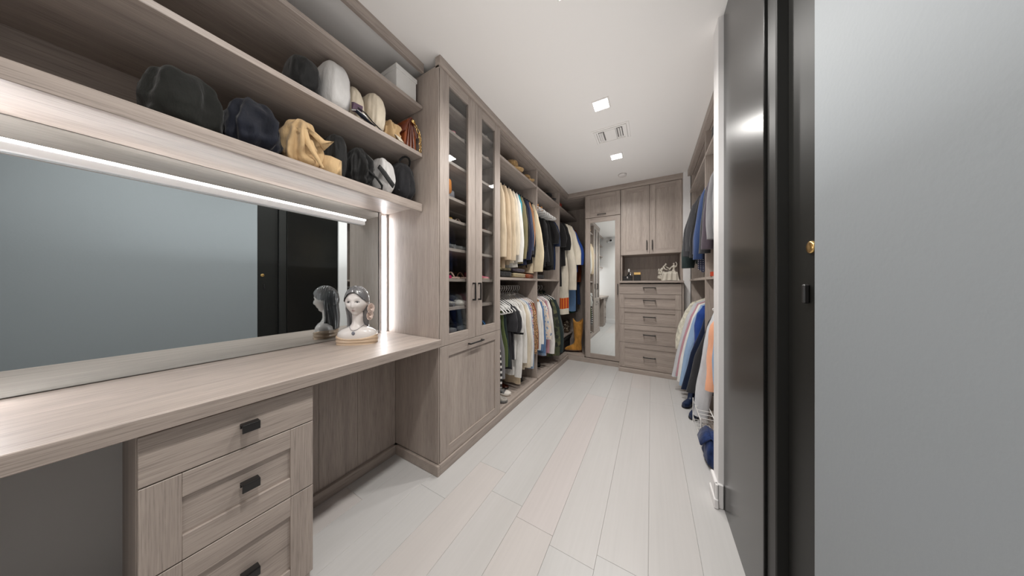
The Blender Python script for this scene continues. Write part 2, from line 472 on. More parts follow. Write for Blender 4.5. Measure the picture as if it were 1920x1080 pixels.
# ---------------------------------------------------------------- vanity
PEDX = -1.11
t = thing('drawer_pedestal', 'taupe wood pedestal with three drawers under the vanity desk', 'cabinet', (-1.32, .24, 0))
b = B(); b.box(-1.60, -1.132, .06, .075, .07, .774, .001); b.box(-1.60, -1.132, .408, .423, .07, .774, .001); b.box(-1.60, -1.58, .076, .407, .07, .774, .001)
b.box(-1.58, -1.14, .076, .407, .07, .09, .001); b.build('carcass', WV, t)
b = B(); b.box(-1.58, -1.13, .062, .421, 0, .069, .001); b.build('plinth', WY, t)
def tab_pull(parent, y, z):
    b = B(); b.box(PEDX-.001, PEDX+.004, y-.02, y+.02, z-.004, z+.012, .001); b.box(PEDX+.003, PEDX+.026, y-.02, y+.02, z+.009, z+.0125, .001); b.box(PEDX+.022, PEDX+.026, y-.02, y+.02, z-.013, z+.0125, .001)
    b.build('handle', BLACKM, parent)
d = shaker(t, 'drawer', 'X+', .06, .425, .636, .768, PEDX, .066, slab=True); tab_pull(d, .255, .703)
d = shaker(t, 'drawer', 'X+', .06, .425, .395, .636, PEDX, .066, hor=True); tab_pull(d, .255, .520)
d = shaker(t, 'drawer', 'X+', .06, .425, .07, .395, PEDX, .066, hor=True); tab_pull(d, .255, .236)
t = thing('knee_panel', 'dark taupe wood panel closing the knee space under the desk', 'panel', (-1.53, .73, 0))
for y0, y1 in ((.427, .605), (.606, .80), (.801, 1.046)):
    b = B(); b.box(-1.545, -1.52, y0, y1, .06, .774, .001); b.build('board', WV, t)
b = B(); b.box(-1.745, -1.085, RY+.016, 1.047, .776, .82, .0018)
tag(b.build('desktop', WY), 'long taupe wood vanity desktop below the wide mirror', 'desk')
t = thing('vanity_mirror', 'wide wall mirror above the vanity desktop', 'mirror', (-1.66, .36, .823))
b = B(); b.box(-1.745, -1.617, -.171, .982, .822, 1.638, .001); b.build('backing_board', WV, t)
b = B(); b.box(-1.617, -1.61, -.171, .981, .823, 1.638, .001); b.build('mirror_glass', VMIRROR, t)
t = thing('light_bar', 'slim white LED bar running across the top of the vanity mirror', 'light', (-1.60, .3, 1.53))
b = B(); b.box(-1.6098, -1.592, -.165, .885, 1.530, 1.557, .002); b.build('housing', emit('bar_lens', (1, .98, .97, 1), .18), t)
b = B(); b.box(-1.608, -1.590, -.165, .890, 1.5575, 1.566, .002); b.build('led_strip', LEDB, t)
t = thing('corner_light', 'upright white LED channel between mirror and cabinet side', 'light', (-1.63, 1.01, .82))
b = B(); b.box(-1.745, -1.617, .983, 1.047, .822, 1.638, .001); b.build('backing_board', WV, t)
b = B(); b.box(-1.617, -1.604, .985, 1.004, .823, 1.637, .001); b.box(-1.617, -1.604, 1.034, 1.046, .823, 1.637, .001)
b.build('channel', plain('aluminium', (.62, .6, .6, 1), .4, metal=.6), t)
b = B(); b.box(-1.617, -1.607, 1.005, 1.033, .823, 1.62, .002); b.build('led_strip', LED, t)

t = thing('corner_light', 'unseen LED channel added at the entry end of the vanity mirror as fill', 'light', (-1.63, -.23, .82))
b = B(); b.box(-1.745, -1.617, RY+.016, -.172, .822, 1.638, .001); b.build('backing_board', WV, t)
b = B(); b.box(-1.617, -1.604, -.218, -.207, .823, 1.637, .001); b.box(-1.617, -1.604, -.178, -.172, .823, 1.637, .001); b.build('channel', TRIMW, t)
b = B(); b.box(-1.617, -1.600, -.206, -.179, .823, 1.62, .002); b.build('led_strip', emit('led_entry_fill', (.985, .98, 1, 1), 50.0), t)  # unseen strip, added to throw more light on the tall cabinet side

def shelf_board(label, x0, x1, y0, y1, z0, z1, m=WY):
    b = B(); b.box(x0, x1, y0, y1, z0, z1, .0015)
    return tag(b.build('shelf_board', m), label, 'shelf')
t = thing('bag_shelf', 'lowest bag shelf with a deep front edge above the vanity mirror', 'shelf', (-1.5, .38, 1.606))
b = B(); b.box(-1.745, -1.271, RY+.016, 1.047, 1.639, 1.655, .0015); b.build('board', WY, t)
b = B(); b.box(-1.270, -1.25, RY+.016, 1.047, 1.606, 1.655, .0015); b.build('front_edge', WY, t)
shelf_board('middle bag shelf holding the brown leather handbag', -1.725, -1.25, RY+.016, 1.047, 1.948, 1.972)
shelf_board('upper bag shelf holding the white box', -1.725, -1.25, RY+.016, 1.047, 2.25, 2.272)
b = B(); b.box(-1.745, -1.727, RY+.016, 1.047, 1.656, 2.474, .001); tag(b.build('shelf_back_panel', WY), 'wood panel behind the bags on the vanity shelves', 'panel')

# ---------------------------------------------------------------- tall glass cabinet
t = thing('shoe_cabinet', 'tall taupe cabinet with two glass doors full of shoes', 'cabinet', (-1.42, 1.395, 0))
b = B(); b.box(-1.745, -1.135, 1.05, 1.07, .062, 2.475, .001); b.box(-1.135, -1.112, 1.05, 1.056, .062, 2.475, .001)
b.box(-1.745, -1.12, 1.722, 1.742, .062, 2.475, .001); b.build('side_panel', WV, t)
b = B(); b.box(-1.745, -1.735, 1.071, 1.721, .07, 2.475, .001); b.build('back_panel', WV, t)
b = B(); b.box(-1.733, -1.135, 1.071, 1.721, 2.455, 2.475, .001); b.build('top_panel', WY, t)
b = B(); b.box(-1.733, -1.135, 1.071, 1.721, .07, .09, .001); b.build('bottom_panel', WY, t)
SHZ = [.800, .9976, 1.189, 1.391, 1.585, 1.733, 1.966, 2.171, 2.34]
for k, z in enumerate(SHZ):
    b = B(); b.box(-1.733, -1.15, 1.071, 1.721, z-.02, z, .001); b.build('shelf', WY, t)
b = B(); b.box(-1.733, -1.135, 1.071, 1.721, .745, .765, .001); b.build('divider_panel', WY, t)
dl = shaker(t, 'door', 'X+', 1.058, 1.404, .7665, 2.475, XF, .078, glass=True, rail=.066)
pull(dl, (XF, 1.373, 1.098), 'Z', .128, (1, 0), th=.0095)
dr = shaker(t, 'door', 'X+', 1.404, 1.738, .7665, 2.475, XF, .078, glass=True, rail=.066)
pull(dr, (XF, 1.437, 1.098), 'Z', .128, (1, 0), th=.0095)
dh = shaker(t, 'door', 'X+', 1.058, 1.738, .063, .7665, XF, .075, rail=.068)
pull(dh, (XF, 1.398, .735), 'Y', .16, (1, 0))
dh['label'] = 'wide pull-out hamper front'

# ---------------------------------------------------------------- open wardrobe, left run
def rod(parent, x, y0, y1, z):
    b = B(); b.tube([(x, y0, z), (x, (y0+y1)/2, z), (x, y1, z)], .0125, 12); b.build('hanging_rod', CHROME, parent)
RODX, RZU, RZL = -1.36, 2.19, 1.112
def open_unit(label, y0, y1, mid=True, div=True):
    t = thing('wardrobe_unit', label, 'wardrobe', (-1.43, (y0+y1)/2, .07), 'open wardrobe units of the wooden run')
    b = B(); b.box(-1.745, -1.733, y0+.001, y1-.001, .07, 2.475, .001); b.build('back_panel', WV, t)
    b = B(); b.box(-1.732, -1.118, y0+.001, y1-.021, .062, .082, .001); b.build('bottom_panel', WY, t)
    b = B(); b.box(-1.732, -1.142, y0+.001, y1-.021, 2.455, 2.475, .001); b.build('top_panel', WY, t)
    b = B(); b.box(-1.732, -1.13, y0+.001, y1-.021, 2.25, 2.272, .001); b.build('shelf', WY, t)
    if mid:
        b = B(); b.box(-1.732, -1.13, y0+.001, y1-.021, 1.19, 1.212, .001); b.build('shelf', WY, t)
    if div:
        b = B(); b.box(-1.732, -1.128, y1-.02, y1-.001, .07, 2.475, .001); b.build('divider_panel', WV, t)
    rod(t, RODX, y0+.002, y1-.022, RZU)
    if mid: rod(t, RODX, y0+.002, y1-.022, RZL)
    return t
open_unit('open wardrobe unit next to the tall glass cabinet', 1.743, 2.553)
open_unit('open wardrobe unit of black tops and white shirts', 2.553, 3.334)
# corner bay
t = thing('corner_wardrobe', 'open corner wardrobe with long dresses and tan boots', 'wardrobe', (-1.30, 3.8, .07))
b = B(); b.box(-1.745, -1.733, 3.335, 4.28, .07, 2.475, .001); b.box(-1.732, -.862, 4.262, 4.28, .07, 2.475, .001); b.build('back_panel', WV, t)
b = B(); b.box(-1.732, -1.142, 3.335, 4.26, 2.455, 2.475, .001); b.box(-1.1415, -.862, 3.702, 4.26, 2.455, 2.475, .001); b.build('top_panel', WX, t)
b = B(); b.box(-1.732, -1.12, 3.335, 4.26, .06, .08, .001); b.box(-1.12, -.862, 3.674, 4.26, .06, .08, .001); b.build('bottom_panel', WX, t)
b = B(); b.box(-1.732, -1.13, 3.335, 4.26, 2.25, 2.272, .001); b.build('shelf', WY, t)
b = B(); b.box(-1.732, -1.2, 3.335, 4.26, .30, .32, .001); b.build('shelf', WY, t)
rod(t, RODX, 3.336, 4.26, RZU)

# ---------------------------------------------------------------- far wall: mirror door cabinet, upper cabinet, chest
FY = 3.67
t = thing('mirror_cabinet', 'tall cabinet with a full-length mirror door and a flap above', 'cabinet', (-.61, 3.95, 0))
b = B(); b.box(-.858, -.84, FY+.022, 4.28, .07, 2.462, .001); b.box(-.402, -.386, FY+.022, 4.28, .07, 2.462, .001)
b.box(-.839, -.403, 4.262, 4.28, .07, 2.462, .001); b.build('carcass', WV, t)
b = B(); b.box(-.839, -.403, FY+.022, 4.26, .068, .088, .001); b.build('bottom_panel', WX, t)
b = B(); b.box(-.839, -.403, FY+.022, 4.26, 2.11, 2.13, .001); b.build('middle_panel', WX, t)
d = shaker(t, 'door', 'Y-', -.845, -.369, .0716, 2.118, FY, .068, mirror=True)
pull(d, (-.402, FY, 1.08), 'Z', .15, (0, -1)); d['label'] = 'full-length mirror door'
d = shaker(t, 'door', 'Y-', -.845, -.369, 2.122, 2.46, FY, .066)
pull(d, (-.615, FY, 2.155), 'X', .115, (0, -1)); d['label'] = 'small flap door'
t = thing('upper_cabinet', 'two door upper cabinet above the open display niche', 'cabinet', (-.02, 3.95, 1.2))
b = B(); b.box(-.366, -.348, FY+.022, 4.28, 1.196, 2.462, .001); b.box(.318, .336, FY+.022, 4.28, 1.196, 2.462, .001)
b.box(-.347, .317, 4.0, 4.018, 1.196, 2.462, .001); b.box(.336, .3405, FY, FY+.06, 1.196, 2.46, .001); b.build('carcass', WV, t)
b = B(); b.box(-.347, .317, FY+.022, 3.999, 1.548, 1.568, .001); b.build('bottom_panel', WX, t)
d = shaker(t, 'door', 'Y-', -.366, -.018, 1.548, 2.46, FY, .066); pull(d, (-.05, FY, 1.665), 'Z', .125, (0, -1))
d = shaker(t, 'door', 'Y-', -.018, .334, 1.548, 2.46, FY, .066); pull(d, (.012, FY, 1.665), 'Z', .125, (0, -1))
t = thing('drawer_chest', 'five drawer chest under the display niche', 'chest', (-.02, 3.75, 0))
b = B(); b.box(-.366, -.350, 3.542, 3.99, .06, 1.166, .001); b.box(.302, .32, 3.542, 3.62, .06, 1.166, .001); b.box(.302, .32, 3.62, 3.99, .06, 1.166, .001); b.box(.3205, .339, 3.53, 3.66, .0, 1.166, .001); b.box(-.353, .301, 3.97, 3.99, .06, 1.166, .001)
b.build('carcass', WV, t)
b = B(); b.box(-.374, .3200, 3.503, 3.60, 0, .056, .002); b.build('plinth', WX, t)
for k, (z0, z1) in enumerate(((1.022, 1.156), (.8375, 1.022), (.6245, .8375), (.3866, .6245), (.06, .3866))):
    d = shaker(t, 'drawer', 'Y-', -.370, .318, z0, z1, 3.52, .064, slab=(k == 0), rail=(.05 if k < 3 else .062), hor=True)
    pull(d, (-.02, 3.52, [1.105, .945, .735, .508, .222][k]), 'X', .14, (0, -1), off=.032, th=.0115)
b = B(); b.box(-.369, .337, 3.494, 3.998, 1.168, 1.194, .0018)
tag(b.build('countertop', WX), 'wood countertop slab on the five drawer chest', 'countertop')

# ---------------------------------------------------------------- open wardrobe, right run
RRX = .64
def right_unit(label, y0, y1, div):
    t = thing('wardrobe_unit', label, 'wardrobe', (.72, (y0+y1)/2, .07))
    b = B(); b.box(1.043, 1.055, y0+.001, y1-.001, .07, 2.475, .001); b.build('back_panel', WV, t)
    b = B(); b.box(.426, 1.042, y0+.001, y1-.021, .062, .082, .001); b.build('bottom_panel', WY, t)
    b = B(); b.box(.432, 1.042, y0+.001, y1-.021, 2.455, 2.475, .001); b.build('top_panel', WY, t)
    b = B(); b.box(.405, 1.042, y0+.001, y1-.021, 2.25, 2.272, .001); b.build('shelf', WY, t)
    b = B(); b.box(.405, 1.042, y0+.001, y1-.021, 1.19, 1.212, .001); b.build('shelf', WY, t)
    b = B(); b.box(.403 if div else .42, 1.042, y1-.02, y1-.001, .07, 2.475, .001); b.build('divider_panel', WV, t)
    if not div:
        pass
    else:
        b = B(); b.box(.403, 1.042, 1.724, 1.744, .07, 2.475, .001); b.build('side_panel', WV, t)
    rod(t, RRX, y0+.002, y1-.022, RZU); rod(t, RRX, y0+.002, y1-.022, RZL)
right_unit('open wardrobe unit behind the narrow white wall end', 1.745, 2.65, True)
right_unit('open wardrobe unit of dark jackets beside the white filler wall', 2.65, 3.62, False)

# ================================================================ soft goods helpers
def sp(v, e): return math.copysign(abs(v)**e, v)
def sm(a, b, x):
    t = max(0, min(1, (x-a)/(b-a))); return t*t*(3-2*t)
def nz(x, y, z): return noise.noise(Vector((x, y, z)))
def rotz(v, cx, cy, a):
    c, q = math.cos(a), math.sin(a)
    return [(cx+(p[0]-cx)*c-(p[1]-cy)*q, cy+(p[0]-cx)*q+(p[1]-cy)*c, p[2]) for p in v]

def hanger(x0, y, zr, kind, label, half=.205, slope=.30, yaw=0, group=None, clip=False):
    mat = {'white': PLASTICW, 'wood': WOODH, 'black': BLACKM, 'velvet': HVELVET}[kind]
    t = thing('clothes_hanger', label, 'hanger', (x0, y, zr-.11), group)
    b = B(); r = .0205 if kind == 'white' else .0175
    pts = [(x0-r*math.cos(a), y, zr+.003+r*math.sin(a)) for a in [PI*k/10 for k in range(-1, 11)]]
    pts += [(x0+r, y, zr-.01), (x0+r*.6, y, zr-.026), (x0, y, zr-.036), (x0, y, zr-.07)]
    b.tube(pts, .005 if kind == 'white' else .0021, 6)
    b.v = rotz(b.v, x0, y, yaw); b.build('hook', mat if kind == 'white' else CHROME, t)
    zt = zr-.068; b = B()
    if kind == 'wood' or kind == 'velvet':
        hh = .011
        lp = []
        for k in range(13):
            f = -1+2*k/12; xx = x0+f*half; zz = zt-slope*half*abs(f)**1.25+.0
            w = .0055+.004*abs(f); lp.append([(xx, y-w, zz-hh), (xx, y+w, zz-hh), (xx, y+w, zz+hh*.6), (xx, y-w, zz+hh*.6)])
        b.loft(lp, smooth=False)
        b.v = rotz(b.v, x0, y, yaw); b.build('shoulder_bar', mat, t)
    else:
        d = slope*half
        pts = [(x0, y, zt), (x0+half*.3, y, zt-d*.25), (x0+half*.92, y, zt-d*.93), (x0+half, y, zt-d-.006), (x0+half*.985, y, zt-d-.018), (x0+half*.9, y, zt-d-.022),
               (x0, y, zt-d-.022), (x0-half*.9, y, zt-d-.022), (x0-half*.985, y, zt-d-.018), (x0-half, y, zt-d-.006), (x0-half*.92, y, zt-d*.93), (x0-half*.3, y, zt-d*.25)]
        b.tube(pts, .005, 6, closed=True)
        b.v = rotz(b.v, x0, y, yaw); b.build('shoulder_frame', mat, t)
    if clip:
        b = B(); b.box(x0-half, x0+half, y-.006, y+.006, zt-.05, zt-.02, .002); b.v = rotz(b.v, x0, y, yaw); b.build('clip_bar', mat, t)
    return t
HVELVET = plain('black_velvet', (.012, .012, .014, 1), .9)

def garment(name, label, cat, x0, y, zr, mats, L, sw=.205, hw=None, T=.02, sleeve=None, sr=.05, slope=.30, out=.03, seed=0,
            bands=None, strap=0, yaw=0, collar=None, cuff=None, group=None, fold=.35, drop=.0, sflare=0, wave=.012, buttons=0, front=1, lean=0, trim=None):
    if not isinstance(mats, (list, tuple)): mats = [mats]
    rd = random.Random(seed*7+3); ph = rd.uniform(0, 6); ph2 = rd.uniform(0, 6); kf = rd.uniform(16, 26)
    if hw is None: hw = sw*1.04
    zt = zr-.072-drop
    t = thing(name, label, cat, (x0, y, zt-L), group)
    nv, nt = 22, 40; loops = []
    for j in range(nv):
        v = j/(nv-1); vv = v*v*.25+v*.75
        w = sw+(hw-sw)*sm(.15, 1, v); w *= 1-.06*math.sin(PI*min(1, v*1.6))*(1 if sleeve else 1.5)
        th = .008+(T-.008)*sm(0, .22, v)
        if strap and v < .2: w *= .72+.28*v/.2
        lp = []
        for i in range(nt):
            a = 2*PI*i/nt
            cx = w*sp(math.cos(a), .75); cy = th*sp(math.sin(a), .8)
            z = -L*vv-strap*(1-v)
            z -= slope*abs(cx)*(1-v)**3.2*(0 if strap else 1)
            if not strap and v == 0 and abs(cx) < .06: z -= .0
            fo = math.sin(kf*cx/sw*.35+ph+2.2*v)*.6+math.sin(kf*.55*cx/sw*.35+ph2-1.7*v)*.4
            cy += th*fold*fo*sm(.1, 1, v)
            cx += .006*math.sin(9*v+ph)*sm(.2, 1, v)
            z += wave*fo*v*v*.7
            lp.append((x0+cx+front*lean*v*max(0, cx*front/w), y+cy, zt+z))
        loops.append(lp)
    b = B()
    mf = None
    if bands:
        def mf(j, i):
            v = (j+.5)/(nv-1)
            for v0, v1, mi in bands:
                if v0 <= v < v1: return mi
            return 0
    b.loft(loops, True, True, mfun=mf)
    b.v = rotz(b.v, x0, y, yaw); body = b.build('body', mats, t)
    if strap:
        for sx in (-1, 1):
            b = B(); xx = sx*sw*.52
            b.tube([(x0+xx*.9, y-.006, zt-slope*abs(xx)*.9+.004), (x0+xx, y-.012, zt-strap*.6), (x0+xx*1.02, y-.010, zt-strap-.02)], .0045, 6, flat=.4)
            b.v = rotz(b.v, x0, y, yaw); b.build('strap', mats[0], t)
    if sleeve:
        for sx in (-1, 1):
            b = B(); lps = []; m = 15
            bow = rd.uniform(.0, .02); sway = rd.uniform(-.0012, .0012)
            for j in range(m):
                q = j/(m-1)
                fr = 1 if sx == front else .25
                px = sx*(sw*.90+(out*sm(0, .8, q)+bow*math.sin(PI*q)+sflare*q)*fr)
                pz = -slope*sw*.92-.012-sleeve*q
                r1 = sr*(1-.22*q)*(.5+.5*sm(0, .16, q)); r2 = min(T*1.15, sr*.6)*(1-.15*q)*(.6+.4*sm(0, .2, q))
                lp = []
                for i in range(16):
                    a = 2*PI*i/16; k = 1+.075*math.sin(3*a+ph+q*5)+.04*math.sin(5*a-ph2+q*9)+.03*math.sin(q*17+ph2)
                    lp.append((x0+px+r1*k*math.cos(a), y+sway*q*3+r2*k*math.sin(a), zt+pz+.35*r1*math.cos(a)*sx*-1*(1-q)*.8))
                lps.append(lp)
            mm = (lambda j, i: 1 if j >= m-1-cuff else 0) if cuff else None
            b.loft(lps, True, True, mfun=mm); b.v = rotz(b.v, x0, y, yaw); b.build('sleeve', mats, t)
    if collar:
        b = B(); pts = []
        for k in range(13):
            a = -PI*.95+PI*1.9*k/12; pts.append((x0+.062*math.sin(a), y-min(T*.9, .022)*math.cos(a)*1.0, zt+.002-.01*math.cos(a)))
        b.tube(pts, .013, 8, flat=.7); b.v = rotz(b.v, x0, y, yaw); b.build('collar', collar if not isinstance(collar, bool) else mats[0], t)
    if trim:
        b = B(); pts = []
        for k in range(26):
            q = k/25; pts.append((x0+front*(sw*.62+.03*math.sin(PI*q)+(.008 if k % 2 else 0)), y-T*1.25-.004, zt-.10-(L-.16)*q))
        b.tube(pts, .006, 6); b.v = rotz(b.v, x0, y, yaw); b.build('edge_trim', trim, t)
    if buttons:
        b = B()
        for k in range(buttons):
            b.ell((x0+sw+out+sr*.55-.01*k, y-T*1.0, zt-.30-sleeve*.6-.02*k if sleeve else zt-.4), (.006, .004, .006), 10, 6)
        b.build('button', BLACKM, t)
    return t

F = {}
def fb_(n, r, g, bb, var=.1, rough=.85):
    F[n] = fabric('cloth_'+n, srgb(r, g, bb), var, rough)
for n, r, g, bb in (('camel', 188, 168, 142), ('beige', 197, 180, 155), ('cream', 208, 197, 178), ('white', 226, 224, 220), ('teal', 60, 150, 165), ('olive', 128, 118, 88),
    ('black', 24, 23, 24), ('charcoal', 52, 52, 55), ('navy', 36, 40, 62), ('slate', 62, 70, 92), ('tan', 176, 128, 92), ('offwhite', 214, 206, 190), ('knit', 212, 198, 170),
    ('royal', 38, 68, 138), ('rust', 128, 66, 40), ('denim', 92, 120, 156), ('paledenim', 150, 172, 198), ('grey', 128, 126, 128), ('lightgrey', 116, 115, 117), ('green', 84, 96, 58),
    ('darkgreen', 40, 52, 52), ('salmon', 232, 160, 132), ('pink', 222, 178, 184), ('mauve', 186, 140, 150), ('blueshirt', 146, 172, 204), ('peach', 236, 172, 138), ('silver', 198, 200, 204),
    ('plum', 70, 62, 70), ('red', 170, 60, 36), ('emerald', 24, 110, 84), ('bluegrey', 46, 64, 102), ('brown', 92, 54, 34), ('darknavy', 22, 32, 56), ('khaki', 150, 136, 108)):
    fb_(n, r, g, bb)
F['stripe'] = banded('black_white_stripes', srgb(226, 224, 220), srgb(44, 42, 44), .046, .55)
F['leopard'] = spotted('leopard_print', srgb(190, 152, 112), [srgb(44, 26, 20), srgb(96, 50, 28), srgb(30, 20, 18)], 105, .46)
F['floral'] = spotted('floral_print', srgb(206, 196, 194), [srgb(176, 40, 72), srgb(70, 84, 150), srgb(214, 120, 140), srgb(54, 40, 56)], 80, .45)
F['sequin'] = spotted('black_sequins', srgb(20, 19, 20), [srgb(190, 190, 196), srgb(40, 40, 44), srgb(90, 90, 96), srgb(20, 20, 22), srgb(24, 24, 26)], 85, .35)
F['camo'] = spotted('camouflage', srgb(66, 72, 50), [srgb(42, 48, 34), srgb(92, 92, 64), srgb(34, 38, 30)], 17, .55)
F['plaid'] = banded('plaid_skirt', srgb(214, 120, 40), srgb(176, 52, 28), .035, .5, 'X')
F['patch'] = spotted('patterned_blouse', srgb(214, 206, 196), [srgb(140, 162, 192), srgb(226, 196, 176), srgb(110, 128, 156)], 40, .42)
F['lace'] = fabric('cloth_lace', srgb(216, 212, 196), .22, .9, 40)

# ================================================================ left run, upper rail beside the glass cabinet
ORD = ('first', 'second', 'third', 'fourth', 'fifth', 'sixth', 'seventh', 'eighth', 'ninth', 'tenth', 'eleventh', 'twelfth')
U1 = [ # y, cat/name, label, mats, kwargs, hanger kind
 (1.805, 'coat', 'long beige coat hanging first beside the glass cabinet', ['beige'], dict(L=.80, sleeve=.66, sr=.062, T=.026, collar=True), 'velvet'),
 (1.885, 'coat', 'camel wool coat, second from the glass cabinet', ['camel'], dict(L=.82, sleeve=.68, sr=.068, T=.03, collar=True), 'velvet'),
 (1.965, 'coat', 'pale camel coat whose sleeve almost covers its neighbour', ['beige'], dict(L=.78, sleeve=.68, sr=.07, T=.03, out=.035, collar=True), 'velvet'),
 (2.045, 'jacket', 'cream jacket between the camel coats and the white shirt', ['cream'], dict(L=.76, sleeve=.62, sr=.062, T=.026, out=.03), 'velvet'),
 (2.115, 'shirt', 'white long shirt with a black sleeve tab on upper rail', ['white'], dict(L=.80, sleeve=.68, sr=.06, T=.024, out=.035, collar=True), 'velvet'),
 (2.165, 'blouse', 'bright teal blouse squeezed behind the white shirt', ['teal'], dict(L=.66, sleeve=.5, sr=.045, T=.016, out=.02), 'velvet'),
 (2.215, 'shirt', 'olive khaki shirt next to the teal blouse', ['olive'], dict(L=.76, sleeve=.64, sr=.055, T=.02, out=.03, collar=True), 'velvet'),
 (2.265, 'jacket', 'black jacket between olive shirt and navy blazer', ['black'], dict(L=.72, sleeve=.56, sr=.052, T=.02, collar=True), 'velvet'),
 (2.32, 'blazer', 'dark navy blazer on the upper rail', ['navy'], dict(L=.76, sleeve=.64, sr=.058, T=.024, out=.03, collar=True), 'velvet'),
 (2.375, 'blazer', 'slate blue blazer with dark cuffs, near the tan jacket', ['slate', 'charcoal'], dict(L=.70, sleeve=.58, sr=.052, T=.02, out=.045, cuff=1, collar=True), 'velvet'),
 (2.415, 'jacket', 'tan brown jacket behind the slate blue blazer', ['tan'], dict(L=.66, sleeve=.52, sr=.05, T=.016, out=.03), 'velvet'),
 (2.448, 'jacket', 'black jacket tucked against the cream cardigan', ['black'], dict(L=.74, sleeve=.6, sr=.05, T=.016, out=.03), 'velvet'),
 (2.493, 'cardigan', 'cream knit cardigan with black edge trim bulging at its sleeve', ['knit'], dict(trim=F['black'], L=.84, sleeve=.76, sr=.075, T=.028, out=.075), 'velvet'),
]
def hang(rows, xr, zr, flip=1, seed0=0, hgroup=None):
    for k, (y, nm, label, ms, kw, hk) in enumerate(rows):
        kw = dict(kw); rd = random.Random(seed0+k)
        yaw = kw.pop('yaw', rd.uniform(-.05, .05)); xo = kw.pop('dx', 0); hs = kw.pop('half', .2); hsl = .46 if zr < 1.5 else .30; clip = kw.pop('clip', False)
        if zr < 1.5: kw.setdefault('slope', .44)
        cat = kw.pop('cat', nm)
        yaw = .012*math.sin(k*.9+seed0)
        gap = min([abs(y-r[0]) for r in rows if r[0] != y])
        kw['T'] = min(kw.get('T', .02), .46*gap/(1+.85*kw.get('fold', .35)))
        kw.setdefault('seed', seed0+k); kw.setdefault('front', flip)
        g = garment(nm, label, cat.replace('_', ' '), xr+xo, y, zr, [F[m] for m in ms], yaw=yaw, **kw)
        if hk:
            col = {'white': 'white plastic', 'wood': 'beech wood', 'velvet': 'slim black', 'black': 'thin black wire'}[hk]
            words = label.split(' '); n = 3
            cuts = ('hanging', 'with', 'between', 'squeezed', 'next', 'beside', 'on', 'near', 'behind', 'tucked', 'bulging', 'whose', 'in', 'under', 'of', 'over', 'at', 'against', 'falling', 'reaching', 'among', 'first', 'closest', 'nearest', 'deep', 'clipped', 'beneath')
            for i, w in enumerate(words):
                if w in cuts or w.endswith(','): n = i+(1 if w.endswith(',') else 0); break
            short = ' '.join(words[:n]).rstrip(',')
            cnt = sum(1 for r in rows if r[2].startswith(short))
            if cnt > 1: short = ' '.join(words[:min(len(words), 9)])
            lab = '%s hanger carrying the %s %s' % (col, short, HROW)
            if cnt > 1 or len(lab.split(' ')) > 16: lab = '%s hanger carrying the %s' % (col, short)
            if len(lab.split(' ')) > 16: lab = ' '.join(lab.split(' ')[:16])
            hanger(xr, y, zr, hk, lab, half=hs, yaw=yaw, group=hgroup, clip=clip, slope=hsl)
HROW = 'on the upper wooden rail'
hang(U1, RODX, RZU, seed0=10, hgroup='slim hangers on the upper rail')
# ---------------- upper rail, second unit
HROW = 'beside the stack of white hangers'
BK = dict(sleeve=None, T=.024, fold=.5)
U2 = [
 (2.60, 'top', 'black sequinned top next to the cream cardigan', ['sequin'], dict(L=.62, strap=.10, T=.018, sw=.2, fold=.5), 'white'),
 (2.655, 'skirt', 'charcoal skirt clipped to a beech hanger', ['charcoal'], dict(L=.60, strap=.05, T=.022, sw=.15, hw=.22, fold=.6, clip=True), 'wood'),
 (2.715, 'dress', 'plain black dress with thin straps in the second unit', ['black'], dict(L=.74, strap=.10, T=.022, sw=.18, hw=.21, fold=.6), 'white'),
 (2.77, 'skirt', 'black pleated skirt clipped to a beech hanger', ['black'], dict(L=.70, strap=.06, T=.024, sw=.16, hw=.23, fold=.7, clip=True), 'wood'),
 (2.83, 'blouse', 'black blouse with a grey shoulder ribbon', ['black', 'grey'], dict(L=.66, sleeve=.34, sr=.045, T=.02, drop=.09), 'white'),
 (2.89, 'skirt', 'dark charcoal flared skirt between black tops', ['charcoal'], dict(L=.68, strap=.10, T=.026, sw=.17, hw=.25, fold=.7), 'white'),
 (2.955, 'top', 'black tank top with long hem under white hangers', ['black'], dict(L=.70, strap=.11, T=.022, sw=.19, hw=.21), 'white'),
 (3.015, 'dress', 'black flared dress in the middle of the black tops', ['black'], dict(L=.72, strap=.10, T=.026, sw=.19, hw=.24, fold=.6), 'white'),
 (3.08, 'dress', 'soft black dress under the last white hangers', ['black'], dict(L=.74, strap=.10, T=.024, sw=.2, hw=.22), 'white'),
 (3.145, 'shirt', 'black short sleeved shirt beside the wardrobe divider', ['black'], dict(L=.72, sleeve=.30, sr=.06, T=.024, out=.05, drop=.05), 'white'),
 (3.215, 'shirt', 'midnight navy shirt closest to the wardrobe divider', ['darknavy'], dict(L=.72, sleeve=.34, sr=.06, T=.024, out=.05, drop=.04), 'white'),
]
hang(U2, RODX, RZU, seed0=40, hgroup='hangers of the black tops')
for k in range(10):
    y = (U2[k][0]+U2[k+1][0])/2
    hanger(RODX, y, RZU, 'white', '%s bare white hanger above the black tops, counted from the cream cardigan' % ORD[k], half=.232+.004*(k % 3), yaw=.015*(-1)**k, group='bare white hangers above the black tops')
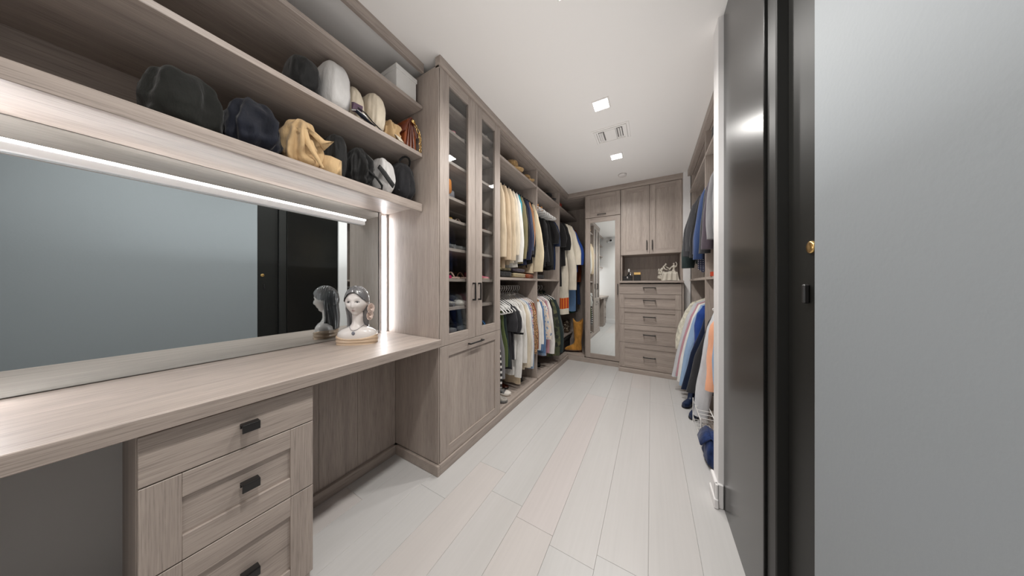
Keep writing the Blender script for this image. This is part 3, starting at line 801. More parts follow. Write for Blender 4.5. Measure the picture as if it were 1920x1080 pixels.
# ---------------- corner rail: long dresses
HROW = 'in the corner wardrobe'
U3 = [
 (3.42, 'dress', 'long black dress beside the cream coat in the corner', ['black'], dict(L=1.0, sleeve=.36, sr=.06, T=.03, out=.05, sw=.2, dx=.02), 'wood'),
 (3.50, 'top', 'black short top nearest the cream coat in the corner', ['black'], dict(L=.70, sleeve=.40, sr=.06, T=.028, out=.06, sw=.2, dx=.05), 'wood'),
 (3.59, 'coat', 'long cream coat with red plaid hem falling into the corner', ['offwhite', 'plaid'], dict(L=1.42, sleeve=.98, sr=.075, T=.034, out=.09, sw=.22, hw=.24, dx=.05, bands=[(.86, .955, 1)]), 'wood'),
 (3.675, 'coat', 'cream short sleeved robe over the royal blue dress', ['offwhite'], dict(L=.66, sleeve=.60, sr=.085, T=.03, out=.11, sw=.23, dx=.06), 'wood'),
 (3.76, 'dress', 'royal blue dress in the corner wardrobe', ['royal'], dict(L=.78, sleeve=.60, sr=.075, T=.026, out=.15, sw=.22, hw=.27, dx=.06, lean=.05), 'wood'),
 (3.83, 'jacket', 'black fringed jacket behind the royal blue dress', ['black'], dict(L=.74, sleeve=.5, sr=.07, T=.026, out=.12, sw=.22, dx=.06), 'wood'),
 (3.90, 'dress', 'dusty denim long dress reaching below the blue dress', ['denim'], dict(L=1.40, sleeve=.5, sr=.05, T=.024, out=.06, sw=.2, hw=.25, dx=.06), 'velvet'),
 (3.97, 'dress', 'black long dress at the back of the corner', ['black'], dict(L=1.42, sleeve=.5, sr=.05, T=.024, out=.08, sw=.2, hw=.26, dx=.06), 'velvet'),
 (4.04, 'jacket', 'rust brown suede jacket deep in the corner', ['rust'], dict(L=.98, sleeve=.86, sr=.06, T=.026, out=.06, sw=.215, dx=.06), 'velvet'),
 (4.11, 'jeans', 'blue jeans hanging deep in the corner wardrobe', ['bluegrey'], dict(L=1.30, strap=.1, sw=.15, hw=.22, T=.022, dx=.11), 'wood'),
 (4.18, 'dress', 'emerald green dress at the very end of the corner rail', ['emerald'], dict(L=1.46, strap=.1, sw=.15, hw=.2, T=.02, dx=.02), 'velvet'),
]
hang(U3, RODX, RZU, seed0=70, hgroup='corner rail hangers')
# ---------------- lower rail, first unit
HROW = 'on the lower rail'
L1 = [
 (1.79, 'tank_top', 'black and white striped tank top beside the glass cabinet', ['stripe'], dict(half=.225, L=.78, strap=.12, sw=.215, hw=.235, T=.022, fold=.3), 'white'),
 (1.845, 'tank_top', 'charcoal grey tank top behind the striped one', ['grey'], dict(half=.225, L=.74, strap=.12, sw=.2, hw=.235, T=.02), 'white'),
 (1.895, 'tank_top', 'olive green tank top with wide straps', ['green'], dict(half=.225, L=.64, strap=.10, sw=.2, hw=.235, T=.02), 'white'),
 (1.945, 'tank_top', 'dark green tank top behind the olive one', ['darkgreen'], dict(half=.225, L=.66, strap=.12, sw=.2, hw=.22, T=.018), 'white'),
 (1.995, 't_shirt', 'washed black t-shirt with wide short sleeve', ['charcoal'], dict(L=.70, sleeve=.24, sr=.075, T=.02, out=.03), 'white'),
 (2.045, 't_shirt', 'dark grey t-shirt with salmon print edge', ['charcoal', 'salmon'], dict(L=.62, sleeve=.26, sr=.08, T=.02, out=.03), 'white'),
 (2.09, 't_shirt', 'white t-shirt with black contrast hem', ['white', 'black'], dict(L=.62, sleeve=.28, sr=.082, T=.02, out=.04, cuff=1), 'white'),
 (2.135, 'shirt', 'white cotton shirt with long hem near the grey t-shirts', ['white'], dict(L=.80, sleeve=.72, sr=.05, T=.02, out=.02), 'white'),
 (2.18, 'trousers', 'beige trousers hanging between two white shirts', ['beige'], dict(L=.90, strap=.08, sw=.2, hw=.21, T=.02), 'white'),
 (2.225, 'shirt', 'white linen shirt with rolled sleeves', ['white'], dict(L=.72, sleeve=.60, sr=.055, T=.02, out=.03, collar=True), 'white'),
 (2.275, 'shirt', 'ivory shirt with a wide swinging sleeve', ['cream'], dict(L=.78, sleeve=.66, sr=.065, T=.022, out=.04), 'white'),
 (2.325, 'shirt', 'white shirt with beige placket near the patterned blouses', ['white'], dict(L=.76, sleeve=.66, sr=.06, T=.02, out=.045, collar=True), 'white'),
 (2.375, 'jacket', 'pale denim jacket behind the white shirts', ['paledenim'], dict(L=.78, sleeve=.7, sr=.05, T=.02, out=.04), 'white'),
 (2.42, 'blouse', 'pink and blue floral blouse', ['floral'], dict(L=.62, sleeve=.5, sr=.05, T=.018, out=.03), 'white'),
 (2.465, 'blouse', 'leopard print blouse beside the wardrobe divider', ['leopard'], dict(L=.70, sleeve=.56, sr=.055, T=.018, out=.04), 'white'),
 (2.507, 'blouse', 'dark red patterned blouse against the wardrobe divider', ['rust'], dict(L=.66, sleeve=.52, sr=.05, T=.014, out=.04), 'white'),
]
hang(L1, RODX, RZL, seed0=100, hgroup='white hangers on the lower rail')
for k in range(5):
    hanger(RODX, (L1[k][0]+L1[k+1][0])/2, RZL, 'white', '%s bare white hanger on the lower rail, counted from the glass cabinet' % ORD[k], half=.24, slope=.58, yaw=.015*(-1)**k, group='bare white hangers on the lower rail')
# ---------------- lower rail, second unit
HROW = 'in the second unit below the black tops'
L2 = [
 (2.61, 'shirt', 'white linen blouse first in the second lower unit', ['white'], dict(L=.66, sleeve=.56, sr=.055, T=.022, out=.02), 'wood'),
 (2.665, 'shirt', 'white shirt with blue denim edge in the second lower unit', ['white', 'denim'], dict(L=.68, sleeve=.58, sr=.055, T=.022, out=.03, cuff=2), 'wood'),
 (2.72, 'jacket', 'blue denim jacket among white shirts', ['denim'], dict(L=.70, sleeve=.62, sr=.06, T=.022, out=.03, collar=True), 'white'),
 (2.775, 'blouse', 'patterned cream blouse with ruffled sleeve', ['patch'], dict(L=.62, sleeve=.46, sr=.08, T=.024, out=.05, sflare=.02), 'white'),
 (2.835, 'jeans', 'pale blue jeans beneath the patterned blouse', ['paledenim'], dict(L=.78, strap=.1, sw=.17, hw=.23, T=.02), 'white'),
 (2.89, 'blouse', 'mauve blouse beside the crisp white shirt', ['mauve'], dict(L=.80, sleeve=.66, sr=.05, T=.02, out=.02), 'white'),
 (2.95, 'shirt', 'crisp white shirt with long straight sleeve', ['white'], dict(L=.76, sleeve=.68, sr=.06, T=.024, out=.06), 'white'),
 (3.02, 'shirt', 'black shirt between white shirt and camouflage jacket', ['black'], dict(L=.66, sleeve=.5, sr=.055, T=.024, out=.02), 'white'),
 (3.10, 'jacket', 'camouflage green jacket near the wardrobe divider', ['camo'], dict(L=.86, sleeve=.74, sr=.075, T=.03, out=.06, collar=True), 'white'),
 (3.20, 'jacket', 'dark green parka against the wardrobe divider', ['darkgreen'], dict(L=.84, sleeve=.72, sr=.08, T=.034, out=.07, collar=True), 'white'),
]
hang(L2, RODX, RZL, seed0=140, hgroup='hangers in the second lower unit')
# ---------------- right run
HROW = 'on the rail of dark jackets'
R1 = [
 (2.20, 'blazer', 'light grey herringbone blazer nearest the white wall end', ['lightgrey'], dict(L=.62, sleeve=.54, sr=.05, T=.03, out=.0, sflare=.03, collar=True), 'velvet'),
 (2.33, 'blazer', 'light grey suit blazer with dark buttons on its front', ['lightgrey'], dict(L=.62, sleeve=.56, sr=.055, T=.034, out=.0, sflare=.05, collar=True, buttons=3), 'velvet'),
 (2.45, 'blazer', 'charcoal plum blazer beside the grey suit blazer', ['plum'], dict(L=.68, sleeve=.62, sr=.058, T=.034, out=.0, sflare=.06, collar=True), 'velvet'),
 (2.57, 'blazer', 'dark grey blazer between the plum blazer and the blue shirt', ['charcoal'], dict(L=.66, sleeve=.64, sr=.05, T=.03, out=.01, sflare=.06, collar=True), 'velvet'),
 (2.695, 'shirt', 'blue dress shirt among the dark jackets', ['bluegrey'], dict(L=.72, sleeve=.68, sr=.05, T=.03, out=.015, sflare=.08, collar=True), 'velvet'),
 (2.80, 'jacket', 'navy jacket behind the blue dress shirt', ['navy'], dict(L=.72, sleeve=.62, sr=.055, T=.03, out=.02, sflare=.06, collar=True), 'velvet'),
 (2.93, 'jacket', 'black jacket in the middle of the dark jackets', ['black'], dict(L=.74, sleeve=.64, sr=.06, T=.034, out=.03, sflare=.05, collar=True), 'velvet'),
 (3.07, 'jacket', 'charcoal grey jacket with broad sleeve', ['charcoal'], dict(L=.74, sleeve=.56, sr=.075, T=.038, out=.05, sflare=.04, collar=True), 'velvet'),
 (3.20, 'coat', 'dark grey coat near the white filler wall', ['charcoal'], dict(L=.76, sleeve=.60, sr=.075, T=.04, out=.06, sflare=.04, collar=True), 'velvet'),
 (3.32, 'coat', 'dark green coat closest to the white filler wall', ['darkgreen'], dict(L=.74, sleeve=.72, sr=.075, T=.04, out=.055, sflare=.05, collar=True), 'velvet'),
 (3.44, 'jacket', 'black quilted jacket at the end of the jacket rail', ['black'], dict(L=.70, sleeve=.56, sr=.06, T=.036, out=.03), 'velvet'),
]
hang(R1, RRX, RZU, -1, seed0=180, hgroup='slim hangers of the dark jackets')
HROW = 'on the lower shirt rail'
R2 = [
 (2.17, 'shirt', 'light blue shirt nearest the white wall end', ['blueshirt'], dict(L=.62, sleeve=.50, sr=.055, T=.032, out=.0, sflare=.03), 'white'),
 (2.29, 'sweater', 'peach sweater beside the light blue shirt', ['peach'], dict(L=.66, sleeve=.58, sr=.062, T=.036, out=.0, sflare=.06), 'white'),
 (2.42, 'sweatshirt', 'pale grey sweatshirt with a long ribbed cuff', ['silver'], dict(L=.84, sleeve=.84, sr=.062, T=.036, out=.01, sflare=.10), 'white'),
 (2.555, 'tank_top', 'dark slate tank top behind the grey sweatshirt', ['charcoal'], dict(L=.80, strap=.10, sw=.2, hw=.25, T=.03, dx=-.03, lean=.10), 'white'),
 (2.69, 'jeans', 'dark blue jeans between slate tank and royal blue shirt', ['darknavy'], dict(L=.84, strap=.08, sw=.19, hw=.24, T=.028, dx=-.04, lean=.12), 'white'),
 (2.785, 'shirt', 'royal blue shirt on the lower shirt rail', ['royal'], dict(L=.78, sleeve=.34, sr=.05, T=.03, out=.01, dx=-.03, sflare=.03, lean=.10), 'white'),
 (2.88, 'shirt', 'pale blue shirt with white collar', ['blueshirt'], dict(L=.84, sleeve=.78, sr=.05, T=.03, out=.02, sflare=.13, dx=-.03, lean=.08, collar=True), 'white'),
 (2.99, 'shirt', 'white shirt beside the mauve blouse', ['white'], dict(L=.80, sleeve=.78, sr=.05, T=.028, out=.02, sflare=.14, dx=-.03, lean=.08), 'white'),
 (3.09, 'blouse', 'dusty mauve blouse among the white shirts', ['mauve'], dict(L=.80, sleeve=.76, sr=.045, T=.028, out=.02, sflare=.15, dx=-.03, lean=.08), 'white'),
 (3.19, 'blouse', 'airy white blouse with flared sleeve', ['silver'], dict(L=.82, sleeve=.80, sr=.055, T=.03, out=.02, sflare=.16, dx=-.04, lean=.08), 'white'),
 (3.30, 'blouse', 'ivory lace blouse at the end of the shirt rail', ['lace'], dict(L=.66, sleeve=.52, sr=.065, T=.034, out=.04, sflare=.08, dx=-.05, lean=.08), 'white'),
]
hang(R2, RRX, RZL, -1, seed0=220, hgroup='white hangers of the shirt rail')

# ================================================================ bags on the vanity shelves
def soft_bag(name, label, cat, cx, cy, z0, rx, ry, h, mat, seed=0, amp=.1, k=7, pinch=.0, e=.72, tilt=0, nu=72, nv=34, lean=0, group=None, fine=.5):
    rd = random.Random(seed); p1, p2 = rd.uniform(0, 6), rd.uniform(0, 6)
    t = thing(name, label, cat, (cx, cy, z0), group)
    b = B()
    def fn(p, d):
        u = Vector((sp(d.x, e), sp(d.y, e), sp(d.z, .62)))
        th = math.atan2(d.y, d.x); zz = (u.z+1)/2
        f = 1+amp*(.55*math.sin(k*th+p1+2.5*zz)+.45*math.sin((k*1.7)*th+p2-3.5*zz))*(.35+.65*math.sin(PI*min(1, zz*1.05)))
        f += amp*fine*nz(u.x*3+seed, u.y*3, u.z*3)*1.6
        f *= 1-pinch*zz*zz
        x = rx*u.x*f; y = ry*u.y*f; z = h*zz*(1+amp*.4*nz(u.x*2+seed*3, u.y*2, 5))
        if z < .012: x *= 1.02; y *= 1.02
        return Vector((cx+x+lean*zz*rx, cy+y+tilt*zz*ry, z0+max(0, z)))
    b.ell((0, 0, 0), (1, 1, 1), nu, nv, fn=fn)
    b.build('bag_body', mat, t)
    return t
def cloth_sheet(parent, name, rows, mat, th=.003):
    """thick cloth strip through rows of points"""
    b = B(); top = [[Vector(p) for p in r] for r in rows]
    n = len(top[0]); loops = []
    for r in top:
        nn = Vector((0, 0, 1))
        if n > 1: nn = (r[-1]-r[0]).cross(Vector((0.3, .2, 1))).normalized()
        loops.append([p+nn*th for p in r]+[p-nn*th for p in r[::-1]])
    b.loft(loops, True, True); return b.build(name, mat, parent)
DUSTBAG = fabric('tan_dustbag', srgb(198, 168, 126), .08, .75, 14)
IVORYBAG = fabric('ivory_dustbag', srgb(216, 204, 184), .07, .75, 14)
WHITEBAG = fabric('white_dustbag', srgb(206, 204, 202), .06, .75, 14)
BLACKBAG = fabric('black_bag_cloth', srgb(20, 20, 20), .2, .6, 18)
NAVYBAG = fabric('navy_bag_cloth', srgb(17, 21, 33), .2, .7, 14)
OLIVEBAG = fabric('olive_black_bag_cloth', srgb(28, 29, 26), .2, .8, 14)
GREYBAG = fabric('charcoal_bag_cloth', srgb(33, 33, 36), .18, .7, 14)
SX = -1.38; Z1 = 1.655; Z2 = 1.972; Z3 = 2.272
soft_bag('cloth_bag', 'olive black cloth bag left of the navy bag, cut by the picture edge', 'bag', -1.40, .165, Z1, .105, .085, .21, OLIVEBAG, 3, .11, 5, pinch=.15)
soft_bag('cloth_bag', 'navy cloth bag slumping between olive bag and tan dust bag', 'bag', -1.385, .325, Z1, .115, .078, .215, NAVYBAG, 5, .16, 7, pinch=.3, fine=.8)
soft_bag('storage_pouch', 'small khaki pouch half hidden behind the tan dust bag', 'pouch', -1.56, .395, Z1, .05, .045, .17, F['khaki'], 6, .05, 4)
tb = soft_bag('dust_bag', 'tan drawstring dust bag with deep folds and loose flaps', 'bag', -1.385, .475, Z1, .115, .066, .225, DUSTBAG, 8, .17, 6, pinch=.28, fine=.9)
cloth_sheet(tb, 'flap', [[(-1.305, .455, Z1+.185), (-1.285, .50, Z1+.165)], [(-1.275, .475, Z1+.145), (-1.262, .525, Z1+.135)], [(-1.27, .51, Z1+.115), (-1.262, .552, Z1+.145)], [(-1.285, .53, Z1+.10), (-1.275, .565, Z1+.155)]], DUSTBAG, .004)
cloth_sheet(tb, 'flap', [[(-1.33, .525, Z1+.005), (-1.33, .535, Z1+.095)], [(-1.275, .545, Z1+.004), (-1.28, .56, Z1+.085)], [(-1.262, .575, Z1+.003), (-1.27, .592, Z1+.078)], [(-1.285, .60, Z1+.012), (-1.288, .602, Z1+.042)]], DUSTBAG, .005)
cloth_sheet(tb, 'flap', [[(-1.29, .435, Z1+.15), (-1.272, .465, Z1+.155)], [(-1.268, .455, Z1+.09), (-1.26, .475, Z1+.095)], [(-1.262, .495, Z1+.03), (-1.256, .505, Z1+.04)], [(-1.26, .515, Z1+.006), (-1.255, .52, Z1+.01)]], DUSTBAG, .005)
soft_bag('tote_bag', 'upright black tote just beyond the tan dust bag', 'bag', -1.40, .612, Z1, .10, .034, .235, BLACKBAG, 11, .05, 4, e=.55)
bb_ = soft_bag('cloth_bag', 'black slouchy drawstring bag next to the white dust bag', 'bag', -1.39, .722, Z1, .115, .056, .225, BLACKBAG, 13, .15, 8, pinch=.35, fine=.8)
b = B(); b.tube([(-1.30, .73, Z1+.10), (-1.268, .765, Z1+.06), (-1.262, .79, Z1+.028), (-1.28, .80, Z1+.014), (-1.30, .77, Z1+.012), (-1.29, .73, Z1+.02)], .006, 8); b.build('drawstring', BLACKBAG, bb_)
wb = soft_bag('dust_bag', 'white dust bag with a black strap tag', 'bag', -1.385, .848, Z1, .115, .046, .225, WHITEBAG, 17, .11, 5, pinch=.22)
cloth_sheet(wb, 'strap_tag', [[(-1.285, .782, Z1+.125), (-1.282, .79, Z1+.145)], [(-1.266, .80, Z1+.09), (-1.264, .81, Z1+.115)], [(-1.254, .822, Z1+.055), (-1.252, .832, Z1+.08)], [(-1.248, .842, Z1+.03), (-1.246, .852, Z1+.055)]], BLACKBAG, .003)
cloth_sheet(wb, 'flap', [[(-1.36, .775, Z1+.20), (-1.33, .79, Z1+.165)], [(-1.35, .765, Z1+.205), (-1.315, .775, Z1+.17)]], WHITEBAG, .003)
gb = soft_bag('backpack', 'rounded charcoal backpack against the tall cabinet side', 'bag', -1.385, .975, Z1, .118, .062, .25, GREYBAG, 19, .09, 5, e=.8, pinch=.12, fine=.7)
b = B(); b.tube([(-1.33+.03*math.sin(a), .975+.035*math.cos(a), Z1+.24+.035*math.sin(a)) for a in [PI*k/8 for k in range(9)]], .006, 8); b.build('carry_loop', BLACKBAG, gb)
b = B()
b.tube([(-1.31+.02*0, .975-.055+.11*k/10, Z1+.055+.02*math.sin(PI*k/10)) for k in range(11)], .007, 8); b.build('front_seam', GREYBAG, gb)
# middle shelf
soft_bag('cloth_bag', 'rounded black bag next to the tall white dust bag, middle shelf', 'bag', -1.36, .475, Z2, .09, .055, .17, BLACKBAG, 23, .06, 5)
soft_bag('dust_bag', 'tall white dust bag on the middle shelf', 'bag', -1.38, .60, Z2, .11, .062, .26, WHITEBAG, 25, .06, 5, pinch=.15)
soft_bag('dust_bag', 'pale cream dust bag wedged behind the purple charm, middle shelf', 'bag', -1.40, .70, Z2, .10, .038, .225, IVORYBAG, 27, .07, 5, pinch=.3)
soft_bag('dust_bag', 'ivory rounded dust bag with vertical folds, middle shelf', 'bag', -1.375, .79, Z2, .11, .046, .235, IVORYBAG, 29, .06, 9, pinch=.12)
t = thing('bag_charm', 'purple leather bag charm with thin cord at the shelf edge', 'charm', (-1.27, .70, Z2))
PURP = plain('purple_leather', srgb(74, 46, 70), .45)
b = B(); b.loft([[(-1.30, .655, Z2+.045), (-1.285, .69, Z2+.045), (-1.285, .69, Z2+.09), (-1.30, .655, Z2+.09)], [(-1.275, .645, Z2+.03), (-1.262, .685, Z2+.03), (-1.262, .69, Z2+.075), (-1.275, .655, Z2+.08)]], smooth=False); b.build('tassel_cap', PURP, t)
b = B(); b.tube([(-1.272, .66, Z2+.04), (-1.262, .685, Z2+.022), (-1.258, .72, Z2+.012), (-1.256, .75, Z2+.008)], [.012, .014, .009, .004], 8, flat=.5); b.build('tassel', NAVYBAG, t)
b = B(); b.tube([(-1.262, .665, Z2+.055), (-1.256, .70, Z2+.045), (-1.256, .735, Z2+.022), (-1.258, .78, Z2+.006), (-1.262, .80, Z2+.004)], .0028, 6); b.build('cord', BLACKBAG, t)
b = B(); b.tube([(-1.27, .64, Z2+.03), (-1.263, .665, Z2+.042), (-1.259, .70, Z2+.033), (-1.262, .72, Z2+.02)], .004, 6); b.build('silver_ring', CHROME, t)
sc_ = soft_bag('scarf', 'crumpled tan scarf between ivory dust bag and brown handbag', 'scarf', -1.37, .883, Z2, .10, .043, .135, DUSTBAG, 33, .16, 7, pinch=.2, fine=1.0)
cloth_sheet(sc_, 'scarf_end', [[(-1.30, .868, Z2+.06), (-1.30, .90, Z2+.05)], [(-1.265, .875, Z2+.03), (-1.268, .905, Z2+.03)], [(-1.256, .89, Z2+.006), (-1.258, .92, Z2+.006)]], IVORYBAG, .005)
# brown leather handbag
LEATH = plain('cognac_leather', srgb(142, 72, 34), .32, bump=.05, bscale=120, spec=.6)
LEATHD = plain('dark_cognac_leather', srgb(96, 42, 22), .35, spec=.6)
hx0, hx1, hy, hz = -1.46, -1.275, .985, Z2
t = thing('handbag', 'brown leather handbag with gold chain against the tall cabinet side', 'handbag', (-1.37, hy, hz))
b = B()
def hsec(x, w):
    return [(x, hy-.046*w, hz), (x, hy+.046*w, hz), (x, hy+.040*w, hz+.09), (x, hy+.018*w, hz+.185), (x, hy+.004, hz+.198), (x, hy-.004, hz+.198), (x, hy-.018*w, hz+.185), (x, hy-.040*w, hz+.09)]
b.loft([hsec(hx0, .9), hsec(hx0+.01, 1), hsec(hx1-.02, 1), hsec(hx1-.01, .96)], smooth=False); b.build('leather_body', LEATH, t)
b = B()
for yy in (-.026, 0, .026):
    b.loft([[(hx1-.012+.014*sx, hy+yy*(1-.75*f)+dy, hz+.004+.18*f) for sx, dy in ((0, -.012*(1-.6*f)), (1, 0), (0, .012*(1-.6*f)))] for f in (0, .25, .5, .75, 1)])
b.build('gusset_folds', LEATHD, t)
b = B()
b.loft([[(hx0-.004, hy+s*(.004+.02*f+.024*f*f), hz+.20-.012*f-.09*f*f) , (hx1+.004, hy+s*(.004+.02*f+.024*f*f), hz+.20-.012*f-.09*f*f), (hx1+.004, hy+s*(.001+.018*f+.023*f*f), hz+.196-.012*f-.09*f*f), (hx0-.004, hy+s*(.001+.018*f+.023*f*f), hz+.196-.012*f-.09*f*f)] for s, f in ((-1, 1), (-1, .7), (-1, .4), (-1, .1), (1, .1), (1, .4), (1, .7), (1, 1))], smooth=True)
b.build('flap', LEATHD, t)
b = B(); b.ell((hx1+.012, hy+.004, hz+.172), (.01, .014, .012), 12, 8); b.build('clasp', GOLD, t)
pts = [(hx1+.014, hy+.006, hz+.17), (hx1+.016, hy+.02, hz+.150), (hx1+.018, hy+.034, hz+.128), (hx1+.016, hy+.046, hz+.112), (hx1+.016, hy+.05, hz+.095), (hx1+.016, hy+.052, hz+.076), (hx1+.016, hy+.052, hz+.056), (hx1+.016, hy+.053, hz+.036), (hx1+.016, hy+.053, hz+.017)]
for k, p in enumerate(pts):
    b = B(); q = pts[min(k+1, len(pts)-1)]; pr = pts[max(k-1, 0)]
    d = (Vector(q)-Vector(pr)).normalized(); sd = Vector((1, 0, 0)) if k % 2 else Vector((0, d.z, -d.y))
    rr = .016 if k == 2 else .0115
    b.tube([Vector(p)+d*(rr*math.cos(a))+sd*(rr*.62*math.sin(a)) for a in [2*PI*i/14 for i in range(14)]], .0026, 6, closed=True); b.build('chain_link', GOLD, t)
# white box on the upper shelf
t = thing('storage_box', 'white storage box on the upper shelf by the tall cabinet', 'box', (-1.40, .955, Z3))
BOXW = plain('white_card', (.74, .73, .71, 1), .6)
b = B(); b.box(-1.53, -1.275, .885, 1.02, Z3, Z3+.13, .002); b.build('box_body', BOXW, t)
b = B(); b.box(-1.535, -1.27, .88, 1.025, Z3+.13, Z3+.155, .002); b.build('lid', BOXW, t)

# ================================================================ porcelain bust
def bust():
    bx, by, bz = -1.432, .752, .82
    t = thing('porcelain_bust', 'porcelain bust of a girl with long grey hair on the vanity desk', 'figurine', (bx, by, bz))
    PORC = plain('white_porcelain', srgb(222, 217, 214), .22, coat=.5)
    ROBE = plain('beige_glaze', srgb(196, 172, 146), .25, coat=.5)
    HAIR = plain('grey_glaze', srgb(104, 104, 106), .22, coat=.6)
    LIP = plain('rose_glaze', srgb(168, 138, 134), .3)
    EYEW = plain('eye_glaze', srgb(168, 164, 162), .15)
    EYED = plain('iris_glaze', srgb(52, 50, 52), .15)
    ROSE = plain('rose_porcelain', srgb(222, 204, 194), .4)
    ang = math.atan2(-.76, .65)+PI/2     # local -Y looks into the room
    def put(b, name, mat, parent=t):
        b.v = [(bx+p[0]*math.cos(ang)-p[1]*math.sin(ang), by+p[0]*math.sin(ang)+p[1]*math.cos(ang), bz+p[2]*.965) for p in b.v]
        return b.build(name, mat, parent)
    N = 48
    def ring(z, w, d, cy=0, e=1.0): return [(w*sp(math.cos(2*PI*i/N), e), cy+d*sp(math.sin(2*PI*i/N), e), z) for i in range(N)]
    b = B()
    prof = [(.012, .094, .046, 0), (.035, .098, .05, 0), (.055, .099, .05, 0), (.07, .094, .047, 0), (.082, .080, .042, 0), (.092, .058, .036, .002), (.100, .040, .032, .004), (.110, .031, .029, .006), (.125, .0268, .0265, .007), (.15, .0265, .0265, .006), (.175, .027, .028, .004), (.19, .024, .024, .002)]
    b.loft([ring(z, w, d, c, .92 if z < .08 else 1) for z, w, d, c in prof])
    hc = (0, -.006, .238); R = (.0545, .061, .084)
    g = lambda v, s: math.exp(-(v/s)**2)
    def head(p, d):
        x, y, z = R[0]*d.x, R[1]*d.y, R[2]*d.z
        low = sm(.05, 1, -d.z); x *= 1-.46*low; y *= 1-.18*low
        if d.y < 0:
            fy = sm(0, .5, -d.y); o = 0
            y *= 1-.10*g(x, .04)
            nzz = sm(.016, -.024, z)*(1 if z > -.026 else g(z+.026, .0045))
            o += .0105*g(x, .0046+.0022*sm(0, -.024, z))*nzz
            o += .0028*g(z-.018, .007)*(g(abs(x)-.017, .012))
            o -= .0055*g(abs(x)-.0215, .011)*g(z-.004, .0095)
            o += .0030*g(abs(x)-.026, .011)*g(z+.022, .013)
            o += .0040*g(x, .011)*g(z+.0395, .0042)-.0016*g(x, .012)*g(z+.0435, .0018)+.0042*g(x, .0095)*g(z+.048, .0040)
            o -= .0022*g(x, .012)*g(z+.055, .004)
            o += .0055*g(x, .013)*g(z+.067, .009)
            y -= o*fy
        return Vector((hc[0]+x, hc[1]+y, hc[2]+z))
    b.ell((0, 0, 0), (1, 1, 1), 96, 72, fn=head)
    skin = put(b, 'bust_body', PORC)
    # facial details
    def fsurf(x, z):
        lo, hi = -PI/2, 0
        zz = z/R[2]; cph = math.sqrt(max(0, 1-zz*zz)); best = None
        for k in range(200):
            th = -PI/2+(1 if x >= 0 else -1)*k*(PI/2)/200
            d = Vector((cph*math.cos(th), cph*math.sin(th), zz)); p = head(None, d)
            if best is None or abs(p.x-x) < best[0]: best = (abs(p.x-x), p)
        return best[1]
    for sx in (-1, 1):
        c = fsurf(sx*.0215, .003)
        b = B(); b.ell((c.x, c.y+.002, c.z), (.0098, .0046, .0046), 20, 10); e = put(b, 'eye', EYEW)
        b = B(); b.ell((c.x-.0004, c.y-.0017, c.z-.0002), (.0038, .0016, .0038), 14, 8); put(b, 'iris', EYED, e)
        b = B(); pts = []
        for k in range(9):
            f = -1+2*k/8; q = fsurf(sx*.0215+f*.0112, .003+.0052*(1-f*f)); pts.append((q.x, q.y-.0006, q.z))
        b.tube(pts, [.0006, .0011, .0013, .0014, .0014, .0014, .0013, .0011, .0006], 6); put(b, 'eyelid', EYED, e)
        b = B(); pts = []
        for k in range(9):
            f = -1+2*k/8; q = fsurf(sx*.0225+f*.013, .0195+.0030*(1-f*f)-.001*f*sx); pts.append((q.x, q.y-.0002, q.z))
        b.tube(pts, [.0003, .0007, .0009, .001, .001, .001, .0009, .0007, .0003], 6, flat=.6); put(b, 'eyebrow', plain('brow_glaze', srgb(128, 118, 114), .3))
    b = B()
    for zz, hgt, wd in ((-.0398, .0016, .0105), (-.0468, .0019, .0088)):
        pts = []
        for k in range(9):
            f = -1+2*k/8; q = fsurf(f*wd, zz-(.0015*f*f if zz > -.043 else -.003*f*f)); pts.append((q.x, q.y+.0006, q.z))
        b.tube(pts, [.0003, hgt*.8, hgt, hgt*.95, hgt*.9, hgt*.95, hgt, hgt*.8, .0003], 8)
    put(b, 'lips', LIP)
    for sx in (-1, 1):
        b = B(); b.ell((sx*.052, .008, .232), (.005, .010, .016), 16, 10); put(b, 'ear', PORC)
    # hair: cap with centre parting, open over the face
    b = B(); nu, nv = 112, 56; idx = {}
    def inface(d):
        if d.y > .10: return False
        x = d.x; z = d.z
        top = .64-.62*abs(x)**1.8
        return z < top and (d.y < -.30 or z < .25)
    def hp(d):
        k = 1.09+.055*sm(.1, .9, d.z)
        x, y, z = R[0]*d.x*k, R[1]*d.y*k, R[2]*d.z*k
        x *= 1-.12*sm(.2, 1, -d.z)
        if d.y > 0: y *= 1.14
        st = .0008*math.sin(44*d.y+5*abs(d.x)+2*d.z)*sm(.05, .35, abs(d.x))
        part = -.0045*g(d.x, .055)*(1 if d.z > .3 else 0)*sm(.35, .1, d.y)
        f = 1+(st+part)/.06
        return Vector((hc[0]+x*f, hc[1]+y*f, hc[2]+z*f))
    D = [[Vector((math.cos(ph)*math.cos(th), math.cos(ph)*math.sin(th), math.sin(ph))) for th in [2*PI*i/nu for i in range(nu)]] for ph in [-.62+(PI/2+.615)*j/nv for j in range(nv+1)]]
    for sft in (1.0, .93):
        n0 = len(b.v)
        for r in D:
            for d in r:
                p = hp(d); b.v.append(tuple(Vector(hc)+(p-Vector(hc))*sft))
        for j in range(nv):
            for i in range(nu):
                q = [D[j][i], D[j][(i+1) % nu], D[j+1][(i+1) % nu], D[j+1][i]]
                if inface((q[0]+q[2])/2): continue
                ids = [n0+j*nu+i, n0+j*nu+(i+1) % nu, n0+(j+1)*nu+(i+1) % nu, n0+(j+1)*nu+i]
                b.face(ids if sft == 1.0 else ids[::-1], 0, True)
    put(b, 'hair_cap', HAIR)
    # long hair down the back
    b = B(); lps = []
